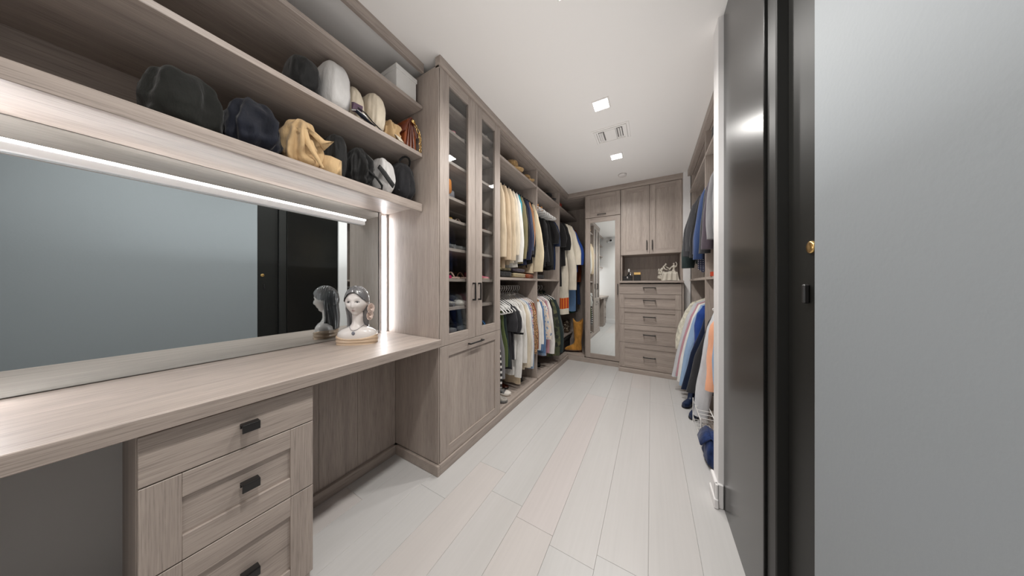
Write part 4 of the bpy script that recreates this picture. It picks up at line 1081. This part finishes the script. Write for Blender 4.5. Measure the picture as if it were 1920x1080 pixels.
    for j in range(22):
        q = j/21; z = .265-.215*q
        w = .053+.003*math.sin(PI*q)-.008*q; dd = .034-.010*q; cy = .032+.012*sm(.1, .7, q)
        lp = []
        for i in range(64):
            a = 2*PI*i/64; k = 1+.035*math.sin(13*a+2*q)+.02*math.sin(29*a-3*q)
            x = w*k*math.cos(a); y = cy+dd*k*math.sin(a)-.030*abs(math.cos(a))**2.5*(1-.55*q)
            lp.append((x, y, z))
        lps.append(lp)
    b.loft(lps); put(b, 'long_hair', HAIR)
    for sx in (-1,):
        b = B(); b.tube([(sx*.052, .012, .24), (sx*.054, .014, .20), (sx*.049, .016, .165), (sx*.046, .016, .13), (sx*.048, .012, .10), (sx*.05, .004, .086)], [.010, .012, .012, .011, .009, .004], 12, flat=.7); put(b, 'side_lock', HAIR)
    # beige robe
    b = B(); lps = []
    for j in range(12):
        q = j/11; lp = []
        for i in range(72):
            a = 2*PI*i/72; tw = math.sin(2*a+.6)*.006+math.sin(a)*.004
            top = .046+.006*math.cos(2*a)+.005*math.sin(a)
            ridge = .0017*math.sin(q*15+3*math.sin(a)+a*.8)
            prof_ = 1+.02*math.sin(PI*q)
            lp.append(((.103*prof_+ridge)*sp(math.cos(a), .9), (.056*prof_+ridge)*sp(math.sin(a), .9), top*q))
        lps.append(lp)
    lps.append([(p[0]*.93, p[1]*.9, p[2]-.002) for p in lps[-1]])
    b.loft(lps); put(b, 'robe', ROBE)
    # necklace
    b = B(); pts = []
    for k in range(25):
        a = PI*(-.02)+PI*1.04*k/24
        x = -.036*math.cos(a); f = math.sin(a)
        pts.append((x, .012-.058*f, .107-.026*f**2))
    CHAIN = plain('grey_chain', srgb(130, 128, 132), .3, metal=.3)
    b.tube(pts, .0013, 6); nk = put(b, 'necklace', CHAIN)
    b = B(); b.ell((0, -.050, .066), (.0085, .0045, .011), 16, 10); put(b, 'pendant', plain('blue_grey_stone', srgb(112, 116, 128), .2, coat=.5), nk)
    # two roses below the ear
    for cx, cy, cz, r in ((.070, -.012, .203, .026), (.066, -.014, .162, .024)):
        b = B(); rd = random.Random(int(cz*1000))
        b.ell((cx, cy, cz), (r*.34, r*.34, r*.4), 10, 8)
        for ringn, (n, rr, tl) in enumerate(((4, .42, .25), (5, .68, .55), (6, .95, .9))):
            for k in range(n):
                a0 = 2*PI*k/n+ringn*.6; lp = []
                for j in range(5):
                    q = j/4; lp2 = []
                    for i in range(5):
                        aa = a0+(-.5+i/4)*1.7*(1-.25*q*q)*2*PI/n*.75
                        rad = r*rr*(.35+.75*q+.12*q*q); hh = r*(.55-tl*.35)*(q)+r*.15
                        lp2.append((cx+rad*.55*math.cos(aa)+.35*hh, cy-.9*hh*.9-.1*rad*math.cos(aa), cz+rad*math.sin(aa)) if False else (cx+hh*.8+rad*math.cos(aa)*.35, cy-hh*.75+rad*math.cos(aa)*.8, cz+rad*math.sin(aa)))
                    lp.append(lp2+[(p[0]-.0008, p[1]+.0012, p[2]) for p in lp2[::-1]])
                b.loft(lp)
        put(b, 'rose', ROSE)
bust()

# ================================================================ shoes
def shoe(name, label, x, y, z, ang, L, mats, kind='sneaker', group=None, cat='shoe'):
    """local +u = toe. mats: upper, sole, lace"""
    z += .0012
    t = thing(name, label, cat, (x, y, z), group)
    ca, sa = math.cos(ang), math.sin(ang)
    def W(u, w, h): return (x+(u-.5)*L*ca-w*sa, y+(u-.5)*L*sa+w*ca, z+h)
    hw = lambda u: .036*(L/.27)*(.72+.25*sm(0, .25, u)-.12*sm(.25, .5, u)+.22*sm(.45, .75, u))*math.sqrt(max(.02, 1-max(0, (u-.78)/.23)**2))*math.sqrt(max(.05, 1-max(0, (.10-u)/.11)**2))
    us = [k/18 for k in range(19)]
    sh = .026 if kind == 'sneaker' else .012
    b = B(); b.loft([[W(u, -hw(u)*1.06, 0), W(u, hw(u)*1.06, 0), W(u, hw(u)*1.08, sh*.9), W(u, hw(u)*.9, sh), W(u, -hw(u)*.9, sh), W(u, -hw(u)*1.08, sh*.9)] for u in us]); b.build('sole', mats[1], t)
    if kind == 'sandal':
        b = B()
        for u in (.72, .55):
            b.tube([W(u, hw(u)*math.cos(a), sh+.035*math.sin(a)) for a in [PI*k/8 for k in range(9)]], .006, 8, flat=.5)
        b.tube([W(.12, .03*math.cos(a), sh+.03+.03*math.sin(a)) for a in [PI*k/8 for k in range(9)]], .004, 6)
        b.tube([W(.72, 0, sh+.035), W(.85, 0, sh+.002)], .004, 6)
        b.build('straps', mats[0], t); return t
    top = lambda u: (.085-.02*sm(.0, .3, u)*0-.018*sm(.25, .5, u)-.034*sm(.5, .85, u)-.008*sm(.85, 1, u))*(1 if kind == 'sneaker' else .75)
    if kind == 'boot': top = lambda u: .16-.10*sm(.30, .50, u)-.015*sm(.5, .9, u)
    b = B(); lps = []
    for u in us:
        w = hw(u); h = top(u); lp = []
        for k in range(14):
            a = PI*k/13; lp.append(W(u, w*sp(math.cos(a), .7), sh*.8+(h-sh*.8)*sp(math.sin(a), .65)))
        lps.append(lp)
    b.loft(lps); up = b.build('upper', mats[0], t)
    if kind == 'sneaker':
        b = B(); b.tube([W(.20, .022*math.cos(a), top(.2)+.004+.006*math.sin(a*2)) if 0 else W(.19+.12*math.cos(a), .024*math.sin(a), top(.2)-.002) for a in [2*PI*k/16 for k in range(16)]], .006, 8, closed=True); b.build('collar', mats[0], t)
        b = B()
        for k in range(5):
            u = .40+.075*k; w = .020-.001*k; h = top(u)+.003
            b.tube([W(u, -w, h-.006), W(u+.012, 0, h), W(u+.03, w, h-.008)], .0028, 6)
            b.tube([W(u, w, h-.006), W(u+.012, 0, h+.001), W(u+.03, -w, h-.008)], .0028, 6)
        for s_ in (-1, 1):
            b.tube([W(.40, 0, top(.4)+.004), W(.36, s_*.018, top(.4)+.022), W(.38, s_*.034, top(.4)+.012), W(.42, s_*.02, top(.42)+.002)], .0024, 6)
        b.build('laces', mats[2], t)
        b = B(); lps = []
        for k in range(7):
            u = .80+.2*k/6; w = hw(u)*1.03; h = top(u)*1.02+.002
            lps.append([W(u+.002, w*sp(math.cos(a), .7), sh*.8+(h-sh*.8)*sp(math.sin(a), .65)) for a in [PI*i/11 for i in range(12)]])
        b.loft(lps); b.build('toe_cap', mats[3] if len(mats) > 3 else mats[1], t)
    return t
KG = fabric('grey_knit', srgb(158, 153, 146), .3, .9, 90); KD = fabric('dark_grey_knit', srgb(108, 108, 108), .3, .9, 90)
RUBW = plain('white_rubber', srgb(214, 208, 200), .5); RUBG = plain('grey_rubber', srgb(110, 108, 106), .6); LACEG = plain('pale_lace', srgb(170, 164, 156), .8)
PINK = plain('hot_pink_leather', srgb(200, 40, 100), .35); PINKL = plain('pale_pink_leather', srgb(222, 120, 140), .45); YEL = plain('mustard_leather', srgb(176, 140, 62), .5)
BLKL = plain('black_leather', srgb(22, 21, 22), .3); NUDE = plain('nude_leather', srgb(206, 178, 162), .5); BLUEL = plain('blue_leather', srgb(40, 110, 170), .45); GREYL = fabric('grey_suede', srgb(118, 118, 120), .15, .9, 30)
WHTL = plain('white_leather', srgb(214, 210, 204), .45)
sx_ = -1.30
shoe('sneaker', 'grey knit sneaker with pale sole, nearer one of its pair', sx_, 1.225, .9976, .12, .27, [KG, RUBG, LACEG, KG], group=None)
shoe('sneaker', 'grey knit sneaker with big white toe cap behind the left door', sx_, 1.345, .9976, .10, .27, [KG, RUBW, LACEG, RUBW])
shoe('sneaker', 'dark grey sneaker on the shelf above the sandals, nearer one', sx_, 1.235, 1.391, .1, .27, [KD, KD, RUBG, KD])
shoe('sneaker', 'dark grey sneaker with black laces, farther one of the pair', sx_, 1.35, 1.391, .15, .27, [KD, RUBG, BLKL, KD])
t = shoe('pump', 'hot pink pointed shoe standing at the left door edge', sx_+.03, 1.185, 1.189, .05, .24, [PINK, PINK], 'pump')
shoe('sandal', 'beige strappy sandal beside the hot pink shoe', sx_, 1.285, 1.189, .1, .25, [NUDE, NUDE], 'sandal')
shoe('sandal', 'brown strappy sandal, farther one next to the beige sandal', sx_, 1.385, 1.189, .1, .25, [plain('brown_leather', srgb(96, 64, 44), .5), NUDE], 'sandal')
shoe('flat_shoe', 'mustard flat shoe on the shelf above the dark sneakers', sx_, 1.22, 1.585, .1, .24, [YEL, YEL], 'pump')
shoe('sandal', 'nude sandal beside the mustard flat shoe', sx_, 1.36, 1.585, .1, .25, [NUDE, BLKL], 'sandal')
shoe('ankle_boot', 'pale grey suede ankle boot at the bottom of the glass cabinet', sx_, 1.25, .80, .1, .26, [GREYL, RUBG], 'boot', cat='boot')
shoe('ankle_boot', 'dark grey ankle boot behind the pale one', sx_, 1.36, .80, .12, .26, [KD, BLKL], 'boot', cat='boot')
shoe('flat_shoe', 'small pale pink flat at the bottom door edge', sx_+.10, 1.16, .80, .6, .13, [PINKL, PINKL], 'pump')
shoe('sandal', 'bright blue sandal seen through the second glass door', sx_+.03, 1.63, .80, -.1, .25, [BLUEL, WHTL], 'sandal')
shoe('flat_shoe', 'white and blue flat beside the bright blue sandal', sx_+.05, 1.545, .80, .0, .22, [WHTL, BLUEL], 'pump')
shoe('flat_shoe', 'dusty pink flat behind the second glass door', sx_+.02, 1.63, 1.189, .1, .24, [PINKL, NUDE], 'pump')
shoe('flat_shoe', 'coral pink flat on the second highest shoe shelf', sx_+.02, 1.23, 2.171, .1, .24, [PINKL, WHTL], 'pump')
shoe('sneaker', 'plain white sneaker on the second highest shoe shelf', sx_, 1.35, 2.171, .1, .26, [WHTL, RUBW, RUBW])
shoe('sneaker', 'white sneaker on the topmost shoe shelf', sx_+.02, 1.62, 2.34, .1, .22, [WHTL, RUBW, RUBW])
shoe('flat_shoe', 'blush flat on the shelf under the topmost white sneaker', sx_+.02, 1.62, 2.171, .1, .24, [NUDE, NUDE], 'pump')
shoe('flat_shoe', 'black flat on the shelf level with the orange hat', sx_, 1.62, 1.733, .1, .24, [BLKL, BLKL], 'pump')
shoe('flat_shoe', 'dark brown flat on the middle shelf of the second door', sx_, 1.62, 1.585, .1, .24, [LEATHD, BLKL], 'pump')
# orange hat and its grey cap
t = thing('straw_hat', 'bright orange hat standing on edge behind the left glass door', 'hat', (-1.24, 1.232, 1.733))
ORG = plain('orange_felt', srgb(226, 140, 52), .8, bump=.2, bscale=150)
def disc_side(cx, cy, cz, rad, depth, b, dirv=(1, 0)):
    lps = []
    for r, d in ((.02, depth), (rad*.42, depth), (rad*.5, depth*.8), (rad*.56, .012), (rad*.8, .006), (rad, 0), (rad, -.003), (rad*.5, -.004), (.02, -.004)):
        lps.append([(cx+d*dirv[0]+r*math.cos(2*PI*k/32)*dirv[1]*-1, cy+d*dirv[1]+r*math.cos(2*PI*k/32)*dirv[0], cz+.003+r*1.0*math.sin(2*PI*k/32)) for k in range(32)])
    b.loft(lps)
b = B(); disc_side(-1.225, 1.232, 1.733+.092, .092, .03, b, (.8, .6)); b.build('hat_body', ORG, t)
t = thing('sun_cap', 'pale grey cap behind the orange hat', 'cap', (-1.33, 1.36, 1.733))
b = B(); disc_side(-1.33, 1.36, 1.733+.082, .08, .04, b, (.8, .6)); b.build('cap_body', plain('pale_grey_felt', srgb(170, 170, 178), .8), t)
# floor of the open wardrobe
shoe('sneaker', 'grey green sneaker on the wardrobe floor beside the plinth', -1.26, 1.86, .083, .15, .27, [KG, RUBG, LACEG, KG])
shoe('sneaker', 'grey sneaker behind the grey green one on the wardrobe floor', -1.30, 1.99, .083, .2, .27, [KD, RUBW, LACEG, RUBW])
shoe('flat_shoe', 'black flat on the wardrobe floor under the striped tank top', -1.48, 1.84, .083, .1, .25, [BLKL, BLKL], 'pump')
shoe('flat_shoe', 'brown loafer on the wardrobe floor under the white shirts', -1.40, 2.13, .083, .1, .26, [LEATHD, BLKL], 'pump')
shoe('ankle_boot', 'black ankle boot on the wardrobe floor under the pale denim jacket', -1.36, 2.36, .083, .1, .27, [BLKL, BLKL], 'boot', cat='boot')
shoe('sneaker', 'white and grey sneaker on the second unit floor', -1.36, 2.72, .083, .1, .27, [WHTL, RUBG, RUBW])
shoe('ankle_boot', 'black ankle boot on the second unit floor', -1.38, 2.9, .083, .1, .27, [BLKL, BLKL], 'boot', cat='boot')
# tan western boot in the corner
def western_boot():
    x, y, z = -1.0, 3.86, .081
    t = thing('western_boot', 'tall tan western boot standing beside the mirror door', 'boot', (x, y, z))
    TAN = fabric('tan_suede', srgb(186, 132, 60), .22, .8, 22); SOLE = plain('boot_sole', srgb(70, 44, 28), .6)
    ang = math.radians(205); ca, sa = math.cos(ang), math.sin(ang)
    W = lambda u, w, h: (x+u*ca-w*sa, y+u*sa+w*ca, z+h)
    b = B(); lps = []; n = 24
    for h, u0, u1, w in ((.0, -.055, .20, .038), (.02, -.058, .215, .042), (.05, -.055, .18, .042), (.075, -.052, .115, .040), (.10, -.050, .075, .040), (.14, -.050, .062, .042), (.20, -.056, .066, .048), (.28, -.066, .074, .056), (.36, -.072, .080, .061), (.43, -.074, .084, .063), (.47, -.072, .084, .062)):
        lp = []
        for i in range(n):
            a = 2*PI*i/n; c = (u0+u1)/2; r = (u1-u0)/2
            uu = c+r*sp(math.cos(a), 1); ww = w*sp(math.sin(a), .9)
            if h < .06 and uu > .05: ww *= 1-.65*((uu-.05)/.17)**1.5
            hh = h+.03
            if h > .45: hh += .035*math.cos(2*a)
            if h < .03 and h > 0 and uu > .1: hh -= .0
            k = .002*math.sin(5*a+h*40)
            lp.append(W(uu+k, ww+k, hh))
        lps.append(lp)
    inner = [Vector(p)+(Vector(W(.005, 0, .5))-Vector(p))*.10-Vector((0, 0, .004)) for p in lps[-1]]
    lps.append([tuple(p) for p in inner]); lps.append([(p.x, p.y, p.z-.10) for p in inner])
    b.loft(lps); b.build('leather_shaft', TAN, t)
    b = B(); us = [-.055, -.03, 0, .05, .1, .15, .19, .212]
    b.loft([[W(u, -wv, .018), W(u, wv, .018), W(u, wv, .034), W(u, -wv, .034)] for u, wv in zip(us, (.022, .034, .036, .040, .042, .034, .022, .006))]); b.build('sole', SOLE, t)
    b = B(); b.loft([[W(-.052, -.028, h), W(.008-.012*(1-h/.02), -.03, h), W(.008-.012*(1-h/.02), .03, h), W(-.052, .028, h)] for h in (0, .02)], smooth=False); b.build('heel', SOLE, t)
western_boot()
# sequinned bag and dark box in the corner
t = soft_bag('evening_bag', 'bronze sequinned evening bag on the low corner shelf', 'bag', -1.265, 4.10, .321, .05, .075, .21, spotted('bronze_sequins', srgb(70, 56, 44), [srgb(210, 196, 170), srgb(120, 96, 70), srgb(40, 32, 26), srgb(230, 220, 200)], 70, .45), 41, .04, 4, e=.5)
t = thing('storage_box', 'low black storage box under the corner shelf', 'box', (-1.38, 3.78, .081))
b = B(); b.box(-1.62, -1.19, 3.50, 4.05, .081, .25, .004); b.build('box_body', plain('black_card', srgb(26, 25, 24), .7), t)
b = B(); b.box(-1.63, -1.18, 3.49, 4.06, .2505, .285, .004); b.build('lid', plain('black_card_lid', srgb(30, 29, 28), .7), t)

# ================================================================ niche on the drawer chest
CT = 1.1945
STONE = plain('pale_stone', srgb(196, 190, 178), .55, bump=.15, bscale=60)
t = thing('perfume_bottle', 'dark perfume bottle with tall neck and white stopper in the niche', 'bottle', (-.272, 3.80, CT))
DGL = plain('smoked_glass', (.012, .013, .015, 1), .08, spec=.7)
b = B(); b.lathe([(.001, 0), (.026, 0), (.028, .006), (.028, .07), (.022, .088), (.008, .098), (.007, .125), (.001, .125)], -.272, 3.80, 20, z0=CT); b.build('glass_body', DGL, t)
b = B(); b.lathe([(.001, .1255), (.011, .1255), (.012, .13), (.012, .165), (.009, .172), (.001, .172)], -.272, 3.80, 16, z0=CT); b.build('stopper', PLASTICW, t)
t = thing('jewellery_box', 'low black lacquer box in front of the perfume bottle', 'box', (-.28, 3.70, CT))
b = B(); b.box(-.335, -.225, 3.655, 3.745, CT, CT+.055, .002); b.build('box_body', BLACKM, t)
b = B(); b.box(-.338, -.222, 3.652, 3.748, CT+.0555, CT+.068, .002); b.build('lid', BLACKM, t)
b = B(); b.box(-.287, -.273, 3.648, 3.6515, CT+.035, CT+.06, .001); b.build('clasp', CHROME, t)
t = thing('atomiser', 'tiny silver atomiser standing on the low black box', 'bottle', (-.245, 3.70, CT+.0685))
b = B(); b.lathe([(.001, 0), (.008, 0), (.009, .004), (.009, .02), (.004, .024), (.004, .034), (.001, .034)], -.245, 3.70, 14, z0=CT+.0685); b.build('flask', CHROME, t)
b = B(); b.lathe([(.001, .0345), (.005, .0345), (.005, .046), (.001, .048)], -.245, 3.70, 12, z0=CT+.0685); b.build('cap', PLASTICW, t)
t = thing('perfume_box', 'black cube box with a gold lid in the niche', 'box', (-.163, 3.72, CT))
b = B(); b.box(-.203, -.123, 3.68, 3.76, CT, CT+.082, .002); b.build('box_body', BLACKM, t)
b = B(); b.box(-.205, -.121, 3.678, 3.762, CT+.0825, CT+.118, .003); b.build('gold_lid', GOLD, t)

def skin_fig(name, verts, edges, rad, mat, parent, root=0, sub=2):
    r = parent
    while r.parent: r = r.parent
    me = bpy.data.meshes.new(name); me.from_pydata([tuple(Vector(v)-Vector(r.location)) for v in verts], edges, []); me.update()
    o = bpy.data.objects.new(name, me); COL.objects.link(o); o.parent = parent
    sm_ = o.modifiers.new('skin', 'SKIN')
    if not me.skin_vertices: pass
    for i, sv in enumerate(me.skin_vertices[0].data):
        q = rad[i]; sv.radius = q if isinstance(q, tuple) else (q, q); sv.use_root = (i == root)
    sm_.use_smooth_shade = True
    ss = o.modifiers.new('smooth', 'SUBSURF'); ss.levels = sub; ss.render_levels = sub
    me.materials.append(mat)
    return o
t = thing('stone_sculpture', 'pale stone sculpture of a couple seated on a draped rock in the niche', 'figurine', (.195, 3.76, CT))
ox, oy = .195, 3.76
b = B()
def rock(p, d):
    f = 1+.18*nz(d.x*2.2, d.y*2.2, d.z*2.2)+.08*nz(d.x*6, d.y*6, d.z*6)
    return Vector((ox-.005+.115*sp(d.x, .8)*f, oy+.07*sp(d.y, .8)*f, CT+max(0, .05+.055*d.z*f)))
b.ell((0, 0, 0), (1, 1, 1), 40, 20, fn=rock); b.build('rock_base', STONE, t)
b = B(); lps = []
for j in range(14):
    q = j/13; lp = []
    for i in range(22):
        u = -1+2*i/21
        yy = oy-.02-.058*sm(0, .35, q)-.02*q; zz = CT+.118-.004*abs(u)-.110*sm(.1, 1, q)
        lp.append((ox+.015+u*(.075+.028*q)+.004*math.sin(9*u+4*q), yy-.010*math.sin(11*u+1.5*q)*sm(.1, .6, q), max(CT+.003, zz)))
    lps.append([Vector(p) for p in lp]+[Vector(p)+Vector((0, .006, 0)) for p in lp[::-1]])
b.loft(lps); b.build('drapery', STONE, t)
b = B(); b.box(ox-.115, ox-.04, oy-.03, oy+.04, CT+.085, CT+.125, .006); b.build('stone_block', STONE, t)
P = lambda x, y, z: (ox+x, oy+y, CT+z)
Vt = [P(.055, 0, .115), P(.058, .0, .15), P(.060, -.002, .185), P(.060, -.004, .205), P(.058, -.008, .232), P(.030, -.012, .178), P(.018, -.03, .150), P(.0, -.035, .135), P(.084, -.004, .180), P(.092, -.008, .215), P(.078, -.008, .245), P(.035, -.035, .118), P(-.005, -.05, .112), P(-.02, -.055, .07), P(.07, -.04, .115), P(.06, -.075, .10), P(.062, -.078, .05)]
Ed = [(0, 1), (1, 2), (2, 3), (3, 4), (2, 5), (5, 6), (6, 7), (2, 8), (8, 9), (9, 10), (0, 11), (11, 12), (12, 13), (0, 14), (14, 15), (15, 16)]
skin_fig('seated_woman', Vt, Ed, [(.021, .018), (.015, .013), (.018, .014), .0075, (.0145, .016), .008, .0065, .005, .008, .0065, .005, .013, .010, .006, .013, .010, .006], STONE, t)
Vt = [P(-.075, .01, .14), P(-.062, .005, .165), P(-.042, 0, .192), P(-.034, -.003, .205), P(-.022, -.006, .226), P(-.055, -.02, .185), P(-.038, -.04, .15), P(-.008, -.04, .142), P(-.028, .02, .19), P(.0, .015, .165), P(.03, .0, .16), P(-.095, -.02, .132), P(-.075, -.05, .125), P(-.085, -.06, .08), P(-.10, .02, .13), P(-.105, .0, .16), P(-.112, -.01, .125)]
skin_fig('leaning_man', Vt, Ed, [(.021, .018), (.018, .015), (.021, .016), .008, (.0145, .016), .009, .0075, .006, .009, .0075, .006, .014, .011, .007, .013, .010, .007], STONE, t)

# ================================================================ things on the upper shelves and the middle shelf
STRAW = fabric('woven_straw', srgb(190, 156, 108), .25, .85, 70)
def hat(label, cx, cy, z, r, hcr, mat, name='straw_hat', sq=1.0):
    t = thing(name, label, 'hat', (cx, cy, z))
    b = B(); n = 40; lps = []
    for rr, zz in ((r*.5, .0), (r*.9, -.0), (r, .006), (r, .010), (r*.62, .010), (r*.56, .016), (r*.53, hcr*.75), (r*.46, hcr), (r*.2, hcr*.97), (.004, hcr*.92)):
        lps.append([(cx+rr*math.cos(2*PI*k/n), cy+rr*sq*math.sin(2*PI*k/n), z+zz+(.012*math.sin(2*(2*PI*k/n)) if rr > r*.8 else 0)+(.012 if rr > r*.8 else 0)) for k in range(n)])
    b.loft(lps); b.build('hat_body', mat, t)
    b = B(); b.lathe([(r*.575, .013), (r*.585, .016), (r*.565, .038), (r*.55, .038)], cx, cy, n, z0=z); b.build('hat_band', plain('hat_band', srgb(90, 64, 44), .7), t)
    return t
hat('wide woven straw hat on the top shelf beside the glass cabinet', -1.215, 2.12, 2.2725, .12, .105, STRAW)
hat('smaller straw hat on the top shelf near the wardrobe divider', -1.205, 2.41, 2.2725, .098, .075, STRAW)
hat('black felt hat on the top shelf of the second unit', -1.215, 3.10, 2.2725, .115, .10, F['black'], 'felt_hat')
t = thing('storage_box', 'small red box on the corner top shelf', 'box', (-1.22, 3.45, 2.2725))
REDB = plain('red_card', srgb(150, 50, 36), .6)
b = B(); b.box(-1.29, -1.16, 3.38, 3.52, 2.2725, 2.33, .002); b.build('box_body', REDB, t)
b = B(); b.box(-1.293, -1.157, 3.377, 3.523, 2.3305, 2.345, .002); b.build('lid', REDB, t)
def folded(name, label, cat, cx, cy, z, lx, ly, h, mat, seed=0):
    b = B(); lps = []; n = 32; m = 12
    for j in range(m+1):
        v = -1+2*j/m; e = (1-abs(v)**7)**.5 if abs(v) < 1 else .05
        e = max(e, .15); lp = []
        for i in range(n):
            a = 2*PI*i/n
            xx = lx/2*sp(math.cos(a), .42)*(.86+.14*e); zz = h/2+h/2*sp(math.sin(a), .55)*(.55+.45*e)
            if math.cos(a) > .3: xx -= .012*math.exp(-((zz-h*.5)/(h*.09))**2)
            zz += .004*nz(xx*9+seed, v*2, a)
            lp.append((cx+xx, cy+v*ly/2, z+max(0, zz)))
        lps.append(lp)
    b.loft(lps); return tag(b.build(name, mat), label, cat)
ZM = 1.2125
folded('folded_sweater', 'folded black sweater on the middle shelf beside the glass cabinet', 'sweater', -1.31, 1.92, ZM, .30, .26, .062, F['black'], 1)
folded('folded_shirt', 'folded olive shirt lying on the folded black sweater', 'shirt', -1.31, 1.92, ZM+.0625, .29, .25, .035, F['olive'], 2)
folded('folded_sweater', 'folded khaki sweater near the middle of the shelf', 'sweater', -1.30, 2.21, ZM, .29, .25, .055, F['khaki'], 3)
folded('folded_sweater', 'folded plum sweater lying on the khaki one', 'sweater', -1.30, 2.21, ZM+.0555, .28, .24, .045, F['plum'], 4)
folded('folded_scarf', 'folded rust scarf by the wardrobe divider on the middle shelf', 'scarf', -1.27, 2.44, ZM, .24, .16, .05, F['rust'], 5)
folded('folded_sweater', 'folded black sweater in the second unit under the black tops', 'sweater', -1.32, 2.75, ZM, .30, .28, .06, F['black'], 6)
# right run shelf items
soft_bag('handbag', 'black handbag on the top shelf above the dark jackets', 'handbag', .535, 2.45, 2.2725, .115, .12, .155, BLACKBAG, 51, .05, 5, e=.6)
def tie(label, x, y, z0, z1, w, mat):
    t = thing('necktie', label, 'tie', (x, y, z1))
    b = B(); lps = []
    for k in range(12):
        q = k/11; ww = w*(.45+.55*q) if q < .93 else w*(1-(q-.93)/.075)
        zz = z0+(z1-z0)*q; ww = max(.002, ww)
        lps.append([(x-ww/2, y-.002, zz), (x+ww/2, y-.002, zz), (x+ww/2, y+.002, zz), (x-ww/2, y+.002, zz)])
    b.loft(lps, smooth=False); b.build('tie_blade', mat, t)
    b = B(); b.loft([[(xx-.012, y-.002, zz), (xx+.012, y-.002, zz), (xx+.012, y+.002, zz), (xx-.012, y+.002, zz)] for xx, zz in ((x, z0-.002), (x+.05, z0+.17), (x+.13, z0+.36), (RRX, RZU-.015))], smooth=False); b.build('tie_tail', mat, t)
tie('navy tie with white dots hanging below the dark jackets', .405, 2.747, 1.66, 1.255, .082, polka('dotted_silk', srgb(34, 42, 78), srgb(220, 220, 226), .0165, .26))
tie('plain steel blue tie hanging next to the dotted tie', .445, 2.753, 1.66, 1.275, .07, F['bluegrey'])
t = thing('belt', 'red leather belt coiled on the shelf below the dotted tie', 'belt', (.47, 2.42, ZM))
b = B(); pts = []
for k in range(50):
    a = 2*PI*k/16; r = .055-.0075*k/16
    pts.append((.45+r*math.cos(a), 2.40+r*math.sin(a), ZM+.018))
n0 = [(p[0], p[1], p[2]) for p in pts]
b.loft([[(p[0], p[1], ZM), (p[0]*1+.0015*math.cos(i*.39), p[1]+.0015*math.sin(i*.39), ZM), (p[0]+.0015*math.cos(i*.39), p[1]+.0015*math.sin(i*.39), ZM+.034), (p[0], p[1], ZM+.034)] for i, p in enumerate(n0)], smooth=False)
b.build('strap', plain('red_leather', srgb(168, 66, 44), .4), t)
b = B(); b.tube([(.505+.0, 2.385, ZM+.005), (.505, 2.415, ZM+.005), (.505, 2.415, ZM+.035), (.505, 2.385, ZM+.035)], .003, 6, closed=True); b.build('buckle', CHROME, t)
# on the floor before the shirt wardrobe
NAVYL = plain('navy_leather', srgb(28, 42, 70), .45)
shoe('ankle_boot', 'navy ankle boot on the floor under the grey sweatshirt', .335, 2.64, .001, -PI/2-.35, .22, [NAVYL, BLKL], 'boot', cat='boot')
shoe('ankle_boot', 'navy ankle boot behind the first navy boot by the plinth', .315, 2.84, .001, -PI/2-.5, .22, [NAVYL, BLKL], 'boot', cat='boot')
t = thing('wire_rack', 'small white wire rack standing on the floor by the plinth', 'rack', (.345, 2.33, 0))
for z in (.05, .185):
    b = B(); b.tube([(.305, 2.15, z), (.392, 2.15, z), (.392, 2.52, z), (.305, 2.52, z)], .0035, 6, closed=True); b.build('shelf_frame', PLASTICW, t)
    for k in range(5):
        b = B(); y = 2.2+.065*k; b.tube([(.305, y, z), (.35, y, z), (.392, y, z)], .002, 6); b.build('wire', PLASTICW, t)
for x in (.305, .392):
    for y in (2.15, 2.52):
        b = B(); b.tube([(x, y, .0), (x, y, .1), (x, y, .20)], .004, 6); b.build('leg', PLASTICW, t)
DEN = fabric('dark_denim', srgb(34, 52, 96), .25, .85, 40)
dn = soft_bag('denim_bag', 'blue denim bag slumped on the floor before the wire rack', 'bag', .345, 2.0, 0, .052, .11, .185, DEN, 57, .10, 5, pinch=.2, fine=.8)
cloth_sheet(dn, 'bag_flap', [[(.36, 1.93, .15), (.36, 2.09, .17)], [(.325, 1.93, .185), (.325, 2.08, .195)], [(.292, 1.94, .15), (.292, 2.07, .165)], [(.277, 1.96, .115), (.275, 2.06, .125)]], DEN, .004)
# wall camera seen in the tall mirror
t = thing('wall_camera', 'white round wall camera on a bracket high on the rear wall', 'camera', (-1.03, RY, 2.41))
CAMW = plain('camera_white', (.75, .75, .75, 1), .35)
b = B(); b.lathe([(.001, 0), (.045, 0), (.045, .012), (.02, .02), (.001, .02)], 0, 0, 24); b.v = [(-1.10+p[0], RY+p[2]+.001, 2.41+p[1]) for p in b.v]; b.build('wall_plate', CAMW, t)
b = B(); b.tube([(-1.10, RY+.02, 2.41), (-1.09, RY+.05, 2.41), (-1.06, RY+.07, 2.415), (-1.03, RY+.075, 2.415)], .012, 10); b.build('bracket_arm', CAMW, t)
b = B(); b.lathe([(.001, 0), (.03, 0), (.042, .012), (.046, .04), (.046, .09), (.042, .095), (.001, .095)], 0, 0, 28); b.v = [(-1.01+p[0], RY+.04+p[2], 2.415+p[1]) for p in b.v]; b.build('camera_head', CAMW, t)
b = B(); b.lathe([(.001, 0), (.03, 0), (.03, .006), (.012, .012), (.001, .013)], 0, 0, 24); b.v = [(-1.01+p[0], RY+.1355+p[2], 2.415+p[1]) for p in b.v]; b.build('lens', BLACKM, t)
